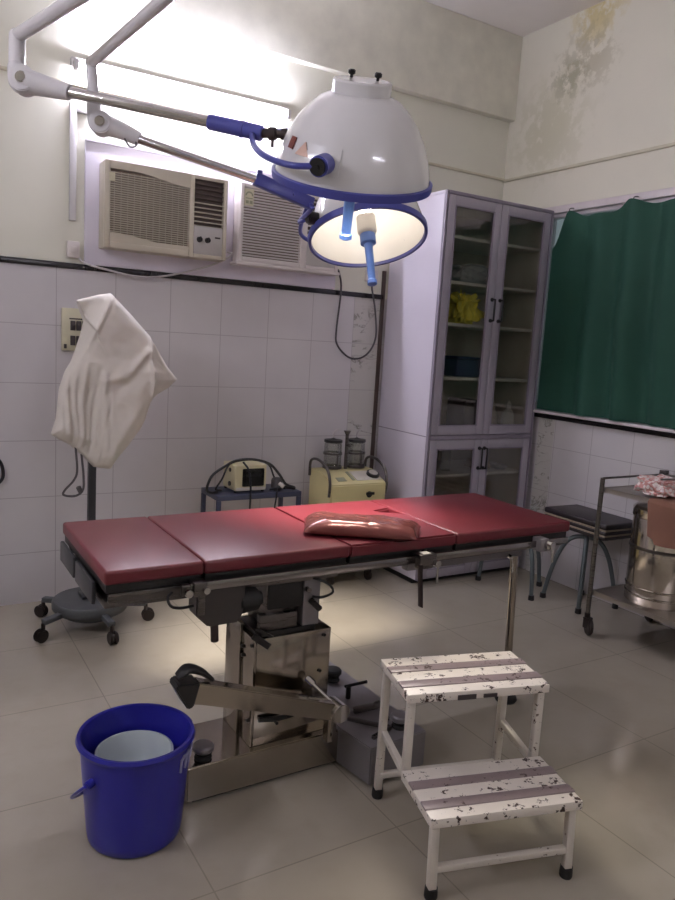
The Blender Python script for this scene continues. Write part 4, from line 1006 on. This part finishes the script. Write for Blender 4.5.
# ------------------------------------------------------------------ trolley, drum and cloths
O = (3.47, 2.15, 0)
tr = thing('instrument_trolley', O, 'steel instrument trolley on casters at the right edge of view', 'trolley')
tx0, tx1, tyb, tyf = 3.225, 3.745, 2.55, 1.55
for xx in (tx0, tx1):
    for yy in (tyb, tyf):
        p = MB().tube([(xx, yy, .10), (xx, yy, .87)], .0125, 16, 0).build('post', 'trolley', tr, O)
        w = MB().cyl((xx-.010, yy-.010, .050), (xx+.010, yy-.022, .050), .050, seg=26, bev=.005).cyl((xx, yy, .09), (xx, yy, .12), .015, seg=14).box(xx-.020, xx-.015, yy-.022, yy+.008, .04, .095).box(xx+.015, xx+.020, yy-.022, yy+.008, .04, .095).box(xx-.020, xx+.020, yy-.018, yy+.010, .090, .097)
        w.build('caster', 'caster', p, O)
MB().tube([(tx0, tyb, .868), (tx1, tyb, .868)], .006, 10, 0).build('guard_rail', 'trolley', tr, O)
MB().tube([(tx1, tyb, .868), (tx1, tyf, .868)], .006, 10, 0).build('guard_rail', 'trolley', tr, O)
MB().box(tx1-.02, tx1+.016, tyb-.02, tyb+.02, .848, .892, .004).build('rail_fitting', 'dark_steel', tr, O)
def tray(z, name):
    b = MB().box(tx0+.012, tx1-.012, tyf, tyb, z-.003, z, 0)
    for a in ((tx0+.012, tx0+.016, tyf, tyb), (tx1-.016, tx1-.012, tyf, tyb), (tx0+.016, tx1-.016, tyf, tyf+.004), (tx0+.016, tx1-.016, tyb-.004, tyb)): b.box(*a, z-.022, z+.004)
    b.build(name, 'tray_steel', tr, O)
tray(.815, 'top_shelf'); tray(.245, 'bottom_shelf')
O = (3.425, 2.30, .245)
dr = thing('sterilizing_drum', O, 'tall polished steel drum on the lower trolley shelf', 'drum')
dx, dy = 3.455, 2.30
MB().lathe([(0, .2455), (.165, .2455), (.168, .25), (.168, .69), (.165, .695), (0, .695)], (dx, dy, 0), 64).build('drum_body', 'drum', dr, O)
for zz in (.285, .325): MB().lathe([(.1685, zz), (.172, zz+.003), (.172, zz+.008), (.1685, zz+.011)], (dx, dy, 0), 64, closed=True).build('band', 'drum', dr, O)
MB().lathe([(.1685, .53), (.174, .533), (.174, .545), (.1685, .548)], (dx, dy, 0), 64, closed=True).build('band', 'dark_steel', dr, O)
MB().lathe([(0, .696), (.171, .696), (.173, .70), (.173, .74), (.160, .752), (0, .758)], (dx, dy, 0), 64).build('lid', 'drum', dr, O)
aa = math.radians(215)
MB().box(-.012, .012, -.018, 0, .66, .73, .003).xf(Matrix.Translation((dx+.170*math.cos(aa), dy+.170*math.sin(aa), 0)) @ Matrix.Rotation(aa+PI/2, 4, 'Z')).build('clasp', 'dark_steel', dr, O)
def drape(u, v):
    # over the near edge of the top shelf: first a strip lying on it, then the hanging part
    y = 2.25-.55*u
    if v < .35: x = 3.55-(3.55-3.222)*v/.35; z = .824+.004*noise.noise(V((u*8, v*8, 0)))
    elif v < .45: q = (v-.35)/.1*PI/2; x = 3.222-.013*math.sin(q); z = .811+.013*math.cos(q)
    else:
        w = (v-.45)/.55; x = 3.209-.012*math.sin(u*16)*w-.006; z = .811-w*(.175+.03*math.sin(u*5+.6)-.02*(u < .1))
    if v >= .45: y -= .02*((v-.45)/.55)*(1-2*u)
    return (x, y, z)
single(MB().sheet(drape, 40, 44, .004), 'drape_cloth', 'brown_cloth', (3.25, 2.0, .82), 'peach-brown cloth hanging over the trolley top shelf above the drum', 'cloth', ang=70)
single(bundle((3.36, 2.29, .872), .11, .10, .042, .35, 14), 'gauze_cloth', 'check', (3.36, 2.29, .83), 'crumpled pink and white cloth on the trolley top shelf', 'cloth', ang=70)
sc = thing('forceps', (3.33, 2.20, .905), 'dark metal instrument lying across the pink and white cloth', 'instrument')
for s in (-1, 1):
    MB().tube([(-.05+.0*s, .05, .012), (.0, .0, .018), (.05, -.05-.008*s, .014+.004*s), (.085, -.085-.012*s, .01+.004*s)], .005, 8, 4).build('blade', 'dark_steel', sc)

# ------------------------------------------------------------------ world, camera, exposure
W = bpy.data.worlds.new('world'); bpy.context.scene.world = W; W.use_nodes = True
W.node_tree.nodes['Background'].inputs[0].default_value = (.84, .86, .92, 1); W.node_tree.nodes['Background'].inputs[1].default_value = .8

cam = bpy.data.cameras.new('camera'); co = bpy.data.objects.new('camera', cam); C.objects.link(co)
yaw, pitch, roll = math.radians(31.507), math.radians(8.3355), math.radians(3.4321)
F = V((math.sin(yaw)*math.cos(pitch), math.cos(yaw)*math.cos(pitch), -math.sin(pitch)))
r0 = V((math.cos(yaw), -math.sin(yaw), 0)); u0 = r0.cross(F)
Rr = r0*math.cos(roll)+u0*math.sin(roll); Uu = -r0*math.sin(roll)+u0*math.cos(roll)
m = Matrix((Rr, Uu, -F)).transposed().to_4x4(); m.translation = (0, 0, 1.5); co.matrix_world = m
cam.sensor_fit = 'VERTICAL'; cam.sensor_height = 36; cam.lens = 735.75/900*36; cam.clip_start = .05
sc_ = bpy.context.scene; sc_.camera = co
sc_.view_settings.view_transform = 'Standard'; sc_.view_settings.look = 'None'; sc_.view_settings.gamma = 1
sc_.view_settings.exposure = .12; sc_.view_settings.use_curve_mapping = False
